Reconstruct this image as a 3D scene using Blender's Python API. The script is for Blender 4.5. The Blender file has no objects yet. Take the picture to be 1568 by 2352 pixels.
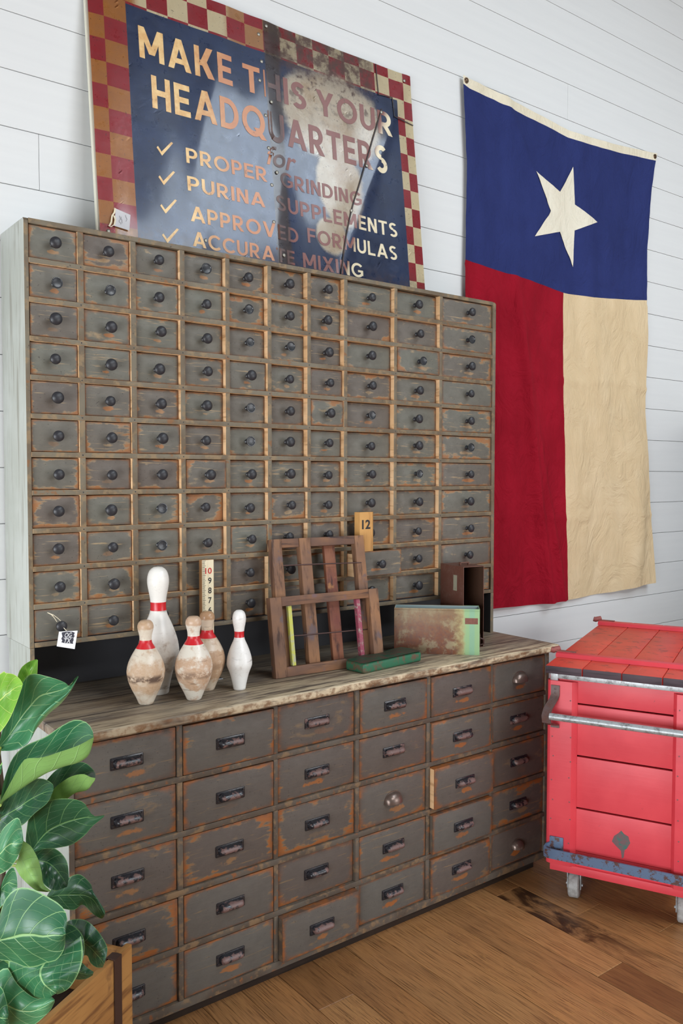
import bpy, bmesh, math, random
from mathutils import Vector, Matrix, noise as mnoise
random.seed(7)
SC = bpy.context.scene
COL = SC.collection
PI = math.pi

# ------------------------------------------------------------------ camera
FPX, CX, CY = 1945.77, 784.0, 1176.0
YAW, PIT, ROL = math.radians(37.3873), math.radians(-2.5062), math.radians(0.06984)
CAM = Vector((0.0, -2.58, 1.5161))
fwd = Vector((math.sin(YAW)*math.cos(PIT), math.cos(YAW)*math.cos(PIT), math.sin(PIT)))
rgt0 = Vector((math.cos(YAW), -math.sin(YAW), 0)); up0 = rgt0.cross(fwd)
rgt = rgt0*math.cos(ROL) + up0*math.sin(ROL); upv = up0*math.cos(ROL) - rgt0*math.sin(ROL)
cd = bpy.data.cameras.new('camera'); cam = bpy.data.objects.new('camera', cd); COL.objects.link(cam)
cd.sensor_fit = 'VERTICAL'; cd.sensor_height = 36.0; cd.lens = 36.0*FPX/2352.0
cd.clip_start = .05
cam.matrix_world = Matrix(((rgt.x, upv.x, -fwd.x, CAM.x), (rgt.y, upv.y, -fwd.y, CAM.y), (rgt.z, upv.z, -fwd.z, CAM.z), (0, 0, 0, 1)))
SC.camera = cam

# ------------------------------------------------------------------ light
vs = SC.view_settings
vs.view_transform = 'Standard'; vs.look = 'None'; vs.gamma = 1.0; vs.use_curve_mapping = False
vs.exposure = 0.0
W = bpy.data.worlds.new('daylight'); SC.world = W; W.use_nodes = True
bgn = W.node_tree.nodes['Background']; bgn.inputs[0].default_value = (.80, .90, 1.0, 1); bgn.inputs[1].default_value = 1.0

def area(name, loc, aim, sx, sy, power, col):
    l = bpy.data.lights.new(name, 'AREA'); l.shape = 'RECTANGLE'; l.size = sx; l.size_y = sy; l.energy = power; l.color = col
    o = bpy.data.objects.new(name, l); COL.objects.link(o); o.location = loc
    o.rotation_euler = (Vector(aim)-Vector(loc)).to_track_quat('-Z', 'Y').to_euler()
    return o
area('window_light_left', (-2.05, -2.3, .95), (2.0, -1.2, .85), 3.0, 1.5, 164, (.90, .95, 1.0))
area('window_light_front', (5.1, -6.3, 1.6), (3.2, 0, 1.0), 2.6, 2.3, 100, (.97, .98, 1.0))
area('ceiling_light', (3.5, -3.35, 4.55), (3.5, -3.35, 0), 1.6, 2.3, 104, (.78, .90, 1.0))
area('top_fill_light', (2.4, -5.6, 4.6), (2.8, -1.6, 0), 3.0, 1.3, 188, (.93, .97, 1.0))  # added fill lamp from above; brightens counter, floor and cart lid

# ------------------------------------------------------------------ material kit
def C(r, g, b, a=1):
    f = lambda v: (v/255/12.92) if v/255 <= .04045 else ((v/255+.055)/1.055)**2.4
    return (f(r), f(g), f(b), a)

class G:
    def __init__(s, name):
        s.mat = bpy.data.materials.new(name); s.mat.use_nodes = True
        s.nt = s.mat.node_tree; s.N = s.nt.nodes; s.L = s.nt.links
        s.b = s.N['Principled BSDF']
        s._tc = None; s._oi = None
    def put(s, sock, v):
        if hasattr(v, 'is_output'): s.L.new(v, sock)
        elif isinstance(v, (tuple, list)) and len(v) == 3 and sock.type == 'RGBA': sock.default_value = (*v, 1)
        else: sock.default_value = v
    def tc(s, k='Object'):
        if not s._tc: s._tc = s.N.new('ShaderNodeTexCoord')
        return s._tc.outputs[k]
    def rnd(s):
        if not s._oi: s._oi = s.N.new('ShaderNodeObjectInfo')
        return s._oi.outputs['Random']
    def m(s, op, a, b=0.0, clamp=False):
        n = s.N.new('ShaderNodeMath'); n.operation = op; n.use_clamp = clamp
        s.put(n.inputs[0], a); s.put(n.inputs[1], b); return n.outputs[0]
    def vm(s, op, a, b):
        n = s.N.new('ShaderNodeVectorMath'); n.operation = op
        s.put(n.inputs[0], a); s.put(n.inputs[1], b); return n.outputs[0]
    def sep(s, v):
        n = s.N.new('ShaderNodeSeparateXYZ'); s.L.new(v, n.inputs[0]); return n.outputs[0], n.outputs[1], n.outputs[2]
    def comb(s, x, y, z):
        n = s.N.new('ShaderNodeCombineXYZ'); s.put(n.inputs[0], x); s.put(n.inputs[1], y); s.put(n.inputs[2], z); return n.outputs[0]
    def noise(s, v, scale=5, detail=3, rough=.55, dist=0):
        n = s.N.new('ShaderNodeTexNoise'); s.L.new(v, n.inputs['Vector'])
        n.inputs['Scale'].default_value = scale; n.inputs['Detail'].default_value = detail
        n.inputs['Roughness'].default_value = rough; n.inputs['Distortion'].default_value = dist
        return n.outputs[0]
    def ss(s, v, lo, hi, a=0.0, b=1.0):
        n = s.N.new('ShaderNodeMapRange'); n.interpolation_type = 'SMOOTHSTEP'
        s.put(n.inputs[0], v); s.put(n.inputs[1], lo); s.put(n.inputs[2], hi); s.put(n.inputs[3], a); s.put(n.inputs[4], b)
        return n.outputs[0]
    def mix(s, f, a, b, mode='MIX'):
        n = s.N.new('ShaderNodeMix'); n.data_type = 'RGBA'; n.blend_type = mode
        s.put(n.inputs[0], f); s.put(n.inputs[6], a); s.put(n.inputs[7], b); return n.outputs[2]
    def attr(s, name):
        n = s.N.new('ShaderNodeAttribute'); n.attribute_name = name; return n
    def bump(s, h, strength=.3, dist=.002):
        n = s.N.new('ShaderNodeBump'); n.inputs['Strength'].default_value = strength; n.inputs['Distance'].default_value = dist
        s.L.new(h, n.inputs['Height']); s.L.new(n.outputs[0], s.b.inputs['Normal'])
    def fin(s, col, rough=.5, metal=0.0, spec=.5):
        s.put(s.b.inputs['Base Color'], col); s.put(s.b.inputs['Roughness'], rough)
        s.put(s.b.inputs['Metallic'], metal); s.put(s.b.inputs['Specular IOR Level'], spec)
        return s.mat

def plain(name, col, rough=.5, metal=0.0, spec=.5):
    g = G(name); return g.fin(col, rough, metal, spec)

def paint(name, ca, cb, tan, wood, wear=1.0, streak=1.0, patch=True, spec=.35):
    """worn chalk paint on a drawer front: grey paint, tan undercoat, bare wood at the edges and below the knob"""
    g = G(name)
    rnd = g.rnd(); r2 = g.m('FRACT', g.m('MULTIPLY', rnd, 7.31)); r3 = g.m('FRACT', g.m('MULTIPLY', rnd, 31.7)); r4 = g.m('FRACT', g.m('MULTIPLY', rnd, 91.3))
    gx, gy, gz = g.sep(g.tc('Generated'))
    v = g.vm('ADD', g.tc('Object'), g.comb(g.m('MULTIPLY', rnd, 60.0), g.m('MULTIPLY', rnd, 23.0), g.m('MULTIPLY', rnd, 41.0)))
    vs_ = g.vm('MULTIPLY', v, (14, 14, 95)); vm_ = g.vm('MULTIPLY', v, (30, 30, 42))
    nA = g.noise(vs_, 1.0, 4, .6); nB = g.noise(vm_, 1.0, 4, .6); nL = g.noise(v, 13, 2); nS = g.noise(g.vm('MULTIPLY', v, (9, 9, 160)), 1.0, 3, .6, .4)
    ex = g.m('MULTIPLY', g.m('MINIMUM', gx, g.m('SUBTRACT', 1.0, gx)), 1.45); ez = g.m('MINIMUM', gz, g.m('SUBTRACT', 1.0, gz))
    ed = g.m('DIVIDE', g.m('MULTIPLY', ex, ez), g.m('ADD', g.m('ADD', ex, ez), .001))
    w = g.m('ADD', g.m('ADD', ed, g.m('MULTIPLY', g.m('SUBTRACT', nL, .44), .42)), g.m('ADD', g.m('MULTIPLY', g.m('SUBTRACT', nA, .5), .34), g.m('MULTIPLY', g.m('SUBTRACT', nB, .5), .26)))
    lo = g.m('MULTIPLY', g.m('ADD', -.045, g.m('MULTIPLY', g.m('MULTIPLY', r2, r2), .075)), wear)
    wood_m = g.m('MULTIPLY', g.ss(w, lo, g.m('ADD', lo, .055), 1.0, 0.0), .85)
    tan_m = g.m('MULTIPLY', g.ss(w, g.m('ADD', lo, .03), g.m('ADD', lo, .085), 1.0, 0.0), .75)
    st = g.m('MULTIPLY', g.ss(nS, g.m('SUBTRACT', .66, g.m('MULTIPLY', r3, .09)), .74), .8*streak)
    big = g.m('MULTIPLY', g.ss(g.noise(g.vm('MULTIPLY', v, (11, 11, 26)), 1.0, 4, .6), g.m('SUBTRACT', .70, g.m('MULTIPLY', r4, .10)), .73), .55*streak)
    base = g.mix(g.m('MULTIPLY', rnd, 1.0), ca, cb)
    base = g.mix(g.ss(nL, .35, .7, 0, .35), base, g.mix(.5, base, C(84, 74, 66)))
    base = g.mix(g.ss(nB, .25, .75, 0, .18), base, C(60, 56, 52))
    col = g.mix(g.m('MAXIMUM', g.m('MAXIMUM', st, tan_m), big), base, tan)
    col = g.mix(wood_m, col, g.mix(nA, wood, g.mix(.45, wood, C(70, 40, 22))))
    if patch:
        dx = g.m('DIVIDE', g.m('SUBTRACT', gx, g.m('ADD', .46, g.m('MULTIPLY', r4, .1))), .15); dz = g.m('DIVIDE', g.m('SUBTRACT', gz, .25), .085)
        d = g.m('SQRT', g.m('ADD', g.m('MULTIPLY', dx, dx), g.m('MULTIPLY', dz, dz)))
        pm = g.ss(g.m('ADD', d, g.m('MULTIPLY', g.m('SUBTRACT', nB, .5), 2.6)), .45, .85, 1, 0)
        col = g.mix(g.m('MULTIPLY', pm, g.ss(r3, .15, .5, 0.0, .9)), col, g.mix(r2, wood, tan))
    sp = g.ss(g.noise(v, 190, 1), .70, .76)
    col = g.mix(g.m('MULTIPLY', sp, .5), col, C(38, 32, 28))
    g.bump(g.m('ADD', g.m('MULTIPLY', nA, .6), g.m('MULTIPLY', w, 1.2)), .35, .0015)
    rim = g.ss(g.m('ADD', ed, g.m('MULTIPLY', g.m('SUBTRACT', nB, .5), .05)), .008, g.m('ADD', .045, g.m('MULTIPLY', r4, .04)), .85, 0); col = g.mix(rim, col, g.mix(g.ss(nB, .35, .65), g.mix(.35, wood, C(70, 46, 34)), C(86, 66, 54)))
    return g.fin(col, g.ss(nB, .3, .7, .42, .6), 0, spec)

def woodmat(name, ca, cb, cdark, axis=0, scale=1.0, rough=.55, spec=.35, stain=None):
    g = G(name); rnd = g.rnd()
    v = g.vm('ADD', g.tc('Object'), g.comb(g.m('MULTIPLY', rnd, 17.0), g.m('MULTIPLY', rnd, 9.0), g.m('MULTIPLY', rnd, 5.0)))
    sc = [60*scale]*3; sc[axis] = 5*scale
    n1 = g.noise(g.vm('MULTIPLY', v, tuple(sc)), 1.0, 4, .6, .3)
    n2 = g.noise(v, 7*scale, 3); n3 = g.noise(g.vm('MULTIPLY', v, tuple(2.2*x for x in sc)), 1.0, 2)
    col = g.mix(g.ss(n2, .3, .7), ca, cb)
    col = g.mix(g.ss(n1, .5, .72), col, cdark)
    col = g.mix(g.ss(n3, .6, .8, 0, .5), col, cdark)
    if stain: col = g.mix(g.ss(g.noise(v, 11*scale, 4, .6), .60, .68, 0, .8), col, stain)
    g.bump(n1, .3, .002)
    return g.fin(col, rough, 0, spec)

def rustmat(name, paintc, rust, dark, lo, hi, scale=14, rough=.6, metal=0.0, grad=None):
    g = G(name); v = g.vm('ADD', g.tc('Object'), g.comb(g.m('MULTIPLY', g.rnd(), 13.0), 0, 0))
    n = g.noise(v, scale, 6, .65); n2 = g.noise(v, scale*5, 3, .6)
    f = g.ss(g.m('ADD', g.m('MULTIPLY', n, .75), g.m('MULTIPLY', n2, .25)), lo, hi)
    r = g.mix(n2, rust, dark)
    col = g.mix(f, paintc, r)
    g.bump(n2, .25, .001)
    return g.fin(col, rough, metal, .4)

# ------------------------------------------------------------------ mesh kit
def tobm():
    return bmesh.new()
def add(bm, src, M=None, mat=0):
    if M is not None:
        bmesh.ops.transform(src, matrix=M, verts=src.verts)
        if M.determinant() < 0: bmesh.ops.reverse_faces(src, faces=src.faces[:])
    vm = {}
    for v in src.verts: vm[v] = bm.verts.new(v.co)
    for f in src.faces:
        nf = bm.faces.new([vm[v] for v in f.verts]); nf.material_index = f.material_index if mat is None else mat; nf.smooth = f.smooth
    src.free()
def box(bm, x0, x1, y0, y1, z0, z1, bev=0.0, mat=0, seg=2, M=None):
    s = bmesh.new(); bmesh.ops.create_cube(s, size=1)
    bmesh.ops.transform(s, matrix=Matrix.Translation(((x0+x1)/2, (y0+y1)/2, (z0+z1)/2)) @ Matrix.Diagonal((abs(x1-x0), abs(y1-y0), abs(z1-z0), 1)), verts=s.verts)
    if bev > 0: bmesh.ops.bevel(s, geom=s.edges[:], offset=bev, segments=seg, affect='EDGES', profile=.6)
    add(bm, s, M, mat)
def prism(bm, pts, y0, y1, mat=0, M=None, bev=0.0):
    """polygon in xz extruded along y"""
    s = bmesh.new(); f = s.faces.new([s.verts.new((x, y0, z)) for x, z in pts])
    r = bmesh.ops.extrude_face_region(s, geom=[f]); bmesh.ops.translate(s, vec=(0, y1-y0, 0), verts=[e for e in r['geom'] if isinstance(e, bmesh.types.BMVert)])
    bmesh.ops.recalc_face_normals(s, faces=s.faces)
    if bev > 0: bmesh.ops.bevel(s, geom=s.edges[:], offset=bev, segments=2, affect='EDGES', profile=.6)
    add(bm, s, M, mat)
def lathe(bm, prof, n=24, M=None, mat=0):
    """profile (r, z) turned about z"""
    s = bmesh.new(); rings = []
    for r, z in prof:
        if r < 1e-6: rings.append([s.verts.new((0, 0, z))])
        else: rings.append([s.verts.new((r*math.cos(2*PI*i/n), r*math.sin(2*PI*i/n), z)) for i in range(n)])
    for a, b in zip(rings, rings[1:]):
        for i in range(n):
            j = (i+1) % n
            if len(a) == 1 and len(b) == 1: continue
            if len(a) == 1: f = s.faces.new((a[0], b[i], b[j]))
            elif len(b) == 1: f = s.faces.new((a[i], a[j], b[0]))
            else: f = s.faces.new((a[i], a[j], b[j], b[i]))
            f.smooth = True
    bmesh.ops.recalc_face_normals(s, faces=s.faces)
    add(bm, s, M, mat)
def tube(bm, pts, r, n=10, mat=0, cap=True, M=None):
    s = bmesh.new(); pts = [Vector(p) for p in pts]; rings = []; up = None
    rr = r if isinstance(r, (list, tuple)) else [r]*len(pts)
    for i, p in enumerate(pts):
        t = (pts[min(i+1, len(pts)-1)] - pts[max(i-1, 0)]).normalized()
        if up is None: up = t.orthogonal().normalized()
        up = (up - t*up.dot(t)).normalized(); sd = t.cross(up)
        rings.append([s.verts.new(p + (up*math.cos(2*PI*k/n) + sd*math.sin(2*PI*k/n))*rr[i]) for k in range(n)])
    for a, b in zip(rings, rings[1:]):
        for k in range(n):
            f = s.faces.new((a[k], a[(k+1) % n], b[(k+1) % n], b[k])); f.smooth = True
    if cap:
        s.faces.new(rings[0][::-1]); s.faces.new(rings[-1])
    bmesh.ops.recalc_face_normals(s, faces=s.faces)
    add(bm, s, M, mat)
def strip(bm, pts, w, t, wdir, mat=0, M=None):
    """flat bar of width w (along wdir) and thickness t swept along pts"""
    s = bmesh.new(); pts = [Vector(p) for p in pts]; wd = Vector(wdir).normalized(); rings = []
    for i, p in enumerate(pts):
        d = (pts[min(i+1, len(pts)-1)] - pts[max(i-1, 0)]).normalized(); nn = d.cross(wd).normalized()
        if 0 < i < len(pts)-1:
            a = (pts[i]-pts[i-1]).normalized(); c = max(.5, a.dot(d))
        else: c = 1
        rings.append([s.verts.new(p + wd*w/2*sx + nn*t/2/c*sy) for sx, sy in ((-1, -1), (1, -1), (1, 1), (-1, 1))])
    for a, b in zip(rings, rings[1:]):
        for k in range(4): s.faces.new((a[k], a[(k+1) % 4], b[(k+1) % 4], b[k]))
    s.faces.new(rings[0][::-1]); s.faces.new(rings[-1]); bmesh.ops.recalc_face_normals(s, faces=s.faces)
    add(bm, s, M, mat)
def obj(name, bm, mats, parent=None, loc=(0, 0, 0), sharp=35):
    me = bpy.data.meshes.new(name); bm.to_mesh(me); bm.free()
    for m_ in (mats if isinstance(mats, (list, tuple)) else [mats]): me.materials.append(m_)
    if sharp:
        for p in me.polygons: p.use_smooth = True
        me.set_sharp_from_angle(angle=math.radians(sharp))
    o = bpy.data.objects.new(name, me); COL.objects.link(o); o.location = loc
    if parent: o.parent = parent
    return o
def thing(name, label, cat, loc=(0, 0, 0), rz=0.0, group=None):
    o = bpy.data.objects.new(name, None); COL.objects.link(o); o.location = loc; o.rotation_euler = (0, 0, rz); o.empty_display_size = .05
    o['label'] = label; o['category'] = cat
    if group: o['group'] = group
    return o
def tag(o, label, cat, group=None, kind=None):
    o['label'] = label; o['category'] = cat
    if group: o['group'] = group
    if kind: o['kind'] = kind
    return o
def struct(name, bm, mat, sharp=0):
    o = obj(name, bm, mat, sharp=sharp); o['kind'] = 'structure'; return o
def lerp_poly(pts, x):
    if x <= pts[0][0]: return pts[0][1]
    for (a, b), (c, d) in zip(pts, pts[1:]):
        if x <= c: return b + (d-b)*(x-a)/(c-a) if c > a else d
    return pts[-1][1]
def spline(pts, n):
    """n points of a Catmull-Rom curve through pts"""
    P = [Vector(p) for p in pts]
    if len(P) == 2: return [P[0].lerp(P[1], i/(n-1)) for i in range(n)]
    L = [0]
    for a, b in zip(P, P[1:]): L.append(L[-1] + max((b-a).length, 1e-6))
    out = []
    for i in range(n):
        t = L[-1]*i/(n-1); k = 0
        while k < len(P)-2 and t > L[k+1]: k += 1
        u = (t-L[k])/(L[k+1]-L[k])
        p0 = P[k-1] if k > 0 else P[0]*2-P[1]; p3 = P[k+2] if k+2 < len(P) else P[-1]*2-P[-2]
        p1, p2 = P[k], P[k+1]
        out.append(.5*((2*p1) + (p2-p0)*u + (2*p0-5*p1+4*p2-p3)*u*u + (3*p1-p0-3*p2+p3)*u**3))
    return out

# ------------------------------------------------------------------ room
g = G('white_shiplap_paint'); v = g.tc('Object')
n1 = g.noise(g.vm('MULTIPLY', v, (2, 2, 40)), 1.0, 3)
M_WALL = g.fin(g.mix(n1, C(211, 213, 213), C(220, 222, 221)), .5, 0, .3)
M_WHITE = plain('grey_ceiling_boards', C(138, 138, 138), .7); M_WALL2 = plain('warm_grey_wall_paint', C(176, 174, 170), .7)
RX0, RX1, RY0, RZ1 = -2.3, 6.6, -6.6, 4.7
bm = tobm(); box(bm, RX0-.1, RX1+.1, .012, .1, -.05, RZ1, 0)
k0 = 1.5366; pit = .1648; i = -10
while True:
    z0 = k0 + i*pit
    if z0 > RZ1: break
    za, zb = max(z0+.0011, 0), min(z0+pit-.0011, RZ1)
    if zb > za:
        cuts = [RX0-.05] + {5: [.84], 10: [3.305], -3: [4.9]}.get(i, []) + [RX1+.05]
        for a, b in zip(cuts, cuts[1:]): box(bm, a+.0006, b-.0006, 0, .014, za, zb, .0008, seg=1)
    i += 1
struct('wall_back', bm, M_WALL)
def wall_x(name, x0, x1, ys, zs):
    """side wall at x with one opening ys x zs"""
    bm = tobm(); box(bm, x0, x1, RY0, ys[0], 0, RZ1); box(bm, x0, x1, ys[1], 0, 0, RZ1)
    box(bm, x0, x1, ys[0], ys[1], 0, zs[0]); box(bm, x0, x1, ys[0], ys[1], zs[1], RZ1); struct(name, bm, M_WALL2)
wall_x('wall_left', RX0-.1, RX0, (-3.85, -.75), (.15, 1.75))
bm = tobm(); box(bm, RX1, RX1+.1, RY0, 0, 0, RZ1); struct('wall_right', bm, M_WALL2)
bm = tobm(); box(bm, RX0, 3.75, RY0-.1, RY0, 0, RZ1); box(bm, 6.45, RX1, RY0-.1, RY0, 0, RZ1); box(bm, 3.75, 6.45, RY0-.1, RY0, 0, .4); box(bm, 3.75, 6.45, RY0-.1, RY0, 2.8, RZ1)
struct('wall_front', bm, M_WALL2)
bm = tobm(); box(bm, RX0-.1, RX1+.1, RY0-.1, .1, RZ1, RZ1+.1); struct('ceiling', bm, M_WHITE)
bm = tobm()
for y in (-3.85, -2.82, -1.78, -.75): box(bm, RX0-.08, RX0-.02, y-.03, y+.03, .15, 1.75)
for z in (.15, .95, 1.75): box(bm, RX0-.08, RX0-.02, -3.85, -.75, z-.03, z+.03)
struct('window_1', bm, M_WHITE)
bm = tobm()
for x in (3.75, 5.1, 6.45): box(bm, x-.03, x+.03, RY0-.08, RY0-.02, .4, 2.8)
for z in (.4, 1.6, 2.8): box(bm, 3.75, 6.45, RY0-.08, RY0-.02, z-.03, z+.03)
struct('window_2', bm, M_WHITE)

for n_, (x, y, sx, sy) in ((3, (3.5, -3.35, 1.6, 2.3)), (4, (2.4, -5.6, 3.1, 1.5))):      # added frames round the ceiling lamps; the ceiling above is closed
    bm = tobm()
    for a in (-1, 1):
        box(bm, x+a*(sx/2+.05)-.04, x+a*(sx/2+.05)+.04, y-sy/2-.09, y+sy/2+.09, RZ1-.14, RZ1-.001)
        box(bm, x-sx/2, x+sx/2, y+a*(sy/2+.05)-.04, y+a*(sy/2+.05)+.04, RZ1-.14, RZ1-.001)
    struct('window_%d' % n_, bm, M_WHITE)
M_PART = plain('charcoal_paint', C(58, 58, 64), .7)
bm = tobm(); box(bm, 4.40, 4.50, -1.9, -.001, 0, 1.80); struct('shade_partition', bm, M_PART)  # added unseen partition, meant to shade the wall at lower right
# floor: separate oak boards in one mesh, tone per board
g = G('oak_floor'); tone = g.attr('tone'); tn = tone.outputs['Fac']; px_, py_, pz_ = g.sep(g.tc('Object'))
vv = g.comb(g.m('ADD', px_, g.m('MULTIPLY', tn, 31.0)), g.m('ADD', py_, g.m('MULTIPLY', tn, 57.0)), 0)
fine = g.noise(g.vm('MULTIPLY', vv, (330, 9, 1)), 1.0, 3, .6, .15)
mid = g.noise(g.vm('MULTIPLY', vv, (60, 2.6, 1)), 1.0, 4, .6, .8)
lowf = g.noise(g.vm('MULTIPLY', vv, (9, 2.2, 1)), 1.0, 3)
fl = g.noise(g.vm('MULTIPLY', vv, (150, 26, 1)), 1.0, 2, .5, 1.5)
col = g.mix(tn, C(112, 74, 42), C(180, 133, 85))
col = g.mix(g.ss(lowf, .35, .7, 0, .5), col, C(180, 126, 76))
col = g.mix(g.ss(mid, .45, .75, 0, .6), col, C(122, 82, 48))
col = g.mix(g.ss(fine, .48, .66, 0, .7), col, C(80, 50, 28))
flm = g.m('MULTIPLY', g.ss(fl, .60, .68), g.ss(g.m('FRACT', g.m('MULTIPLY', tn, 5.3)), .62, .7))
col = g.mix(g.m('MULTIPLY', flm, .6), col, C(178, 130, 76))
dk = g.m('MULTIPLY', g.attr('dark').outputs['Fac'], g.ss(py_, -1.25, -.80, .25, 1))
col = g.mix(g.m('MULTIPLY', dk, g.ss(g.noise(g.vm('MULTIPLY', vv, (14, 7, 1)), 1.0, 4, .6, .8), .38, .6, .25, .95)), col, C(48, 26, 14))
g.bump(fine, .18, .001)
M_FLOOR = g.fin(col, g.ss(mid, .3, .7, .34, .46), 0, .4)
bm = tobm(); lay = bm.verts.layers.float.new('tone'); layd = bm.verts.layers.float.new('dark')
def plank(x0, x1, y0, y1, t, d=0.0):
    s = len(bm.verts); box(bm, x0+.0006, x1-.0006, y0+.0006, y1-.0006, -.02, 0, .0012, seg=1); bm.verts.ensure_lookup_table()
    for q in bm.verts[s:]: q[lay] = t; q[layd] = d
edges = [2.262-.1275*k for k in range(36, 0, -1)] + [2.262, 2.383] + [2.383+.1275*k for k in range(1, 33)]
edges = [e for e in edges if RX0-.13 < e < RX1+.13]
rf = random.Random(3)
for a, b in zip(edges, edges[1:]):
    y = 0.0 - rf.random()*.8; ys = [0.0]
    while y > RY0: ys.append(y); y -= .6+rf.random()*1.1
    ys.append(RY0)
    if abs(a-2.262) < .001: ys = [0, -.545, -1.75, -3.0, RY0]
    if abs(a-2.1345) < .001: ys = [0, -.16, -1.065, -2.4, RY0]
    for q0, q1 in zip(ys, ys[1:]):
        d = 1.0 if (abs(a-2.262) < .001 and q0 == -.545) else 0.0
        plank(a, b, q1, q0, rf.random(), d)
box(bm, RX0-.1, RX1+.1, RY0-.1, .1, -.06, -.021)
struct('floor', bm, M_FLOOR)

# ------------------------------------------------------------------ apothecary cabinet
TAN, WOOD = C(150, 134, 106), C(156, 98, 52)
M_PAINT = paint('worn_grey_paint', C(106, 106, 96), C(100, 91, 84), C(152, 132, 103), C(158, 104, 60), 1.2, 1.5)
M_PAINTB = paint('worn_brown_grey_paint', C(94, 90, 84), C(90, 80, 74), C(128, 104, 76), C(160, 92, 40), 1.8, 1.0)
def framepaint(name, ca, cb, tan, wood):
    g = G(name); v = g.vm('ADD', g.tc('Object'), g.comb(g.m('MULTIPLY', g.rnd(), 19.0), 0, g.m('MULTIPLY', g.rnd(), 7.0)))
    n1 = g.noise(v, 30, 4, .6); n2 = g.noise(v, 8, 3); n3 = g.noise(v, 90, 2)
    col = g.mix(g.ss(n2, .35, .65), ca, cb); col = g.mix(g.ss(n1, .5, .66, 0, .8), col, tan)
    col = g.mix(g.ss(n1, .30, .40, .85, 0), col, wood); col = g.mix(g.ss(n3, .66, .76, 0, .6), col, C(48, 40, 34))
    g.bump(n1, .3, .001); return g.fin(col, .55, 0, .35)
M_FRAME = framepaint('worn_frame_paint', C(114, 106, 90), C(102, 88, 70), C(138, 116, 86), C(128, 88, 54))
M_FRAMEB = framepaint('worn_dark_frame_paint', C(92, 84, 75), C(80, 69, 59), C(128, 102, 74), C(132, 80, 44))
M_RAW = woodmat('raw_pine', C(230, 194, 152), C(214, 172, 126), C(176, 132, 90), 1, 1.0, .6)
M_SIDE = woodmat('window_lit_side_boards', C(176, 180, 174), C(164, 168, 160), C(140, 140, 130), 2, .8, .6)  # left cabinet sides: window light put into a paler grey
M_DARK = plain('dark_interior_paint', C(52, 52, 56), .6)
M_KNOB = rustmat('black_iron', C(44, 44, 48), C(74, 66, 60), C(50, 46, 46), .58, .72, 60, .38)

ST = [(.724, .7365), (.8715, .8887), (1.0285, 1.0455), (1.187, 1.203), (1.3435, 1.3592), (1.500, 1.5155), (1.6585, 1.6734), (1.8145, 1.8299), (2.0455, 2.0605), (2.2745, 2.2905), (2.5695, 2.5865)]
RT = [2.2110-.10545*i for i in range(12)]          # tops of the 12 rails
YU, ZC, RTH = -.2193, .873, .0142
X0, X1 = ST[0][0], ST[-1][1]
hut = thing('apothecary_cabinet', 'tall worn grey apothecary cabinet of small knobbed drawers standing on the counter', 'cabinet', (X0, 0, ZC))
hl = Vector((X0, 0, ZC))
def hbox(bm, a, b, c, d, e, f, bev=0.0, mat=0): box(bm, a-hl.x, b-hl.x, c, d, e-hl.z, f-hl.z, bev, mat)
def facemats(o, front=(0, -1, 0), raw=1):
    for p in o.data.polygons:
        if p.normal.dot(Vector(front)) < .6: p.material_index = raw
    return o
for a, b, ins in ((ST[0][0], ST[0][1], 0), (ST[-1][0], ST[-1][1], 1)):
    bm = tobm(); pts = [(YU, RT[11]-RTH), (YU, RT[0]-.008), (YU+.006, RT[0]), (-.004, RT[0]), (-.004, RT[11]-RTH)]
    s = bmesh.new(); Mx = Matrix(((0, 1, 0, 0), (1, 0, 0, 0), (0, 0, 1, 0), (0, 0, 0, 1)))
    prism(bm, [(y, z-hl.z) for y, z in pts], a-hl.x, b-hl.x, 0, Mx, .0015); s.free()
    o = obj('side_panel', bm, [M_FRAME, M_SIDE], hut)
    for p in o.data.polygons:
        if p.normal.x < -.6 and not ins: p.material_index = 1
    bm = tobm(); hbox(bm, a+.001, b+.002-.001, YU+.001, -.02, ZC, RT[11]-RTH-.0005, .001)
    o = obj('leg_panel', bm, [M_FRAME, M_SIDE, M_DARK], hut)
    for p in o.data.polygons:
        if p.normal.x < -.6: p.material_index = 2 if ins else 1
bm = tobm(); hbox(bm, ST[0][1]+.0005, ST[-1][0]-.0005, YU, -.004, RT[0]-RTH, RT[0], .0015); facemats(obj('top_panel', bm, [M_FRAME, M_FRAME], hut))
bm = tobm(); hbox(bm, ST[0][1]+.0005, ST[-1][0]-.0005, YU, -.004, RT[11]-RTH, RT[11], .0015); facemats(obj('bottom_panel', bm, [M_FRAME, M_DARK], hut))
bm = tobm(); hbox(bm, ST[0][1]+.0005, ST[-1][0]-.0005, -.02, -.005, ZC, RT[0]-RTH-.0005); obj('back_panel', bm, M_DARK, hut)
for i in range(1, 11):
    bm = tobm(); hbox(bm, ST[0][1]+.0005, ST[-1][0]-.0005, YU-.0005, -.021, RT[i]-RTH, RT[i], .0014)
    for q, (a, b) in enumerate(ST[1:-1]):
        if (q+i) % 2 == 0 or q in (0, 2, 5): lathe(bm, [(.0021, 0), (.0015, .0006), (0, .0007)], 8, Matrix.Translation(((a+b)/2-hl.x, YU-.0005, RT[i]-RTH/2-hl.z)) @ Matrix.Rotation(PI/2, 4, 'X'), 2)
    o = obj('shelf', bm, [M_FRAME, M_RAW, M_KNOB], hut)
    for p in o.data.polygons:
        if p.material_index == 0 and p.normal.y > -.6: p.material_index = 1
for a, b in ST[1:-1]:
    bm = tobm()
    for i in range(11): hbox(bm, a, b, YU+.0005, -.022, RT[i+1]+.0003, RT[i]-RTH-.0003, .0012)
    facemats(obj('divider', bm, [M_FRAME, M_RAW], hut))
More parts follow.
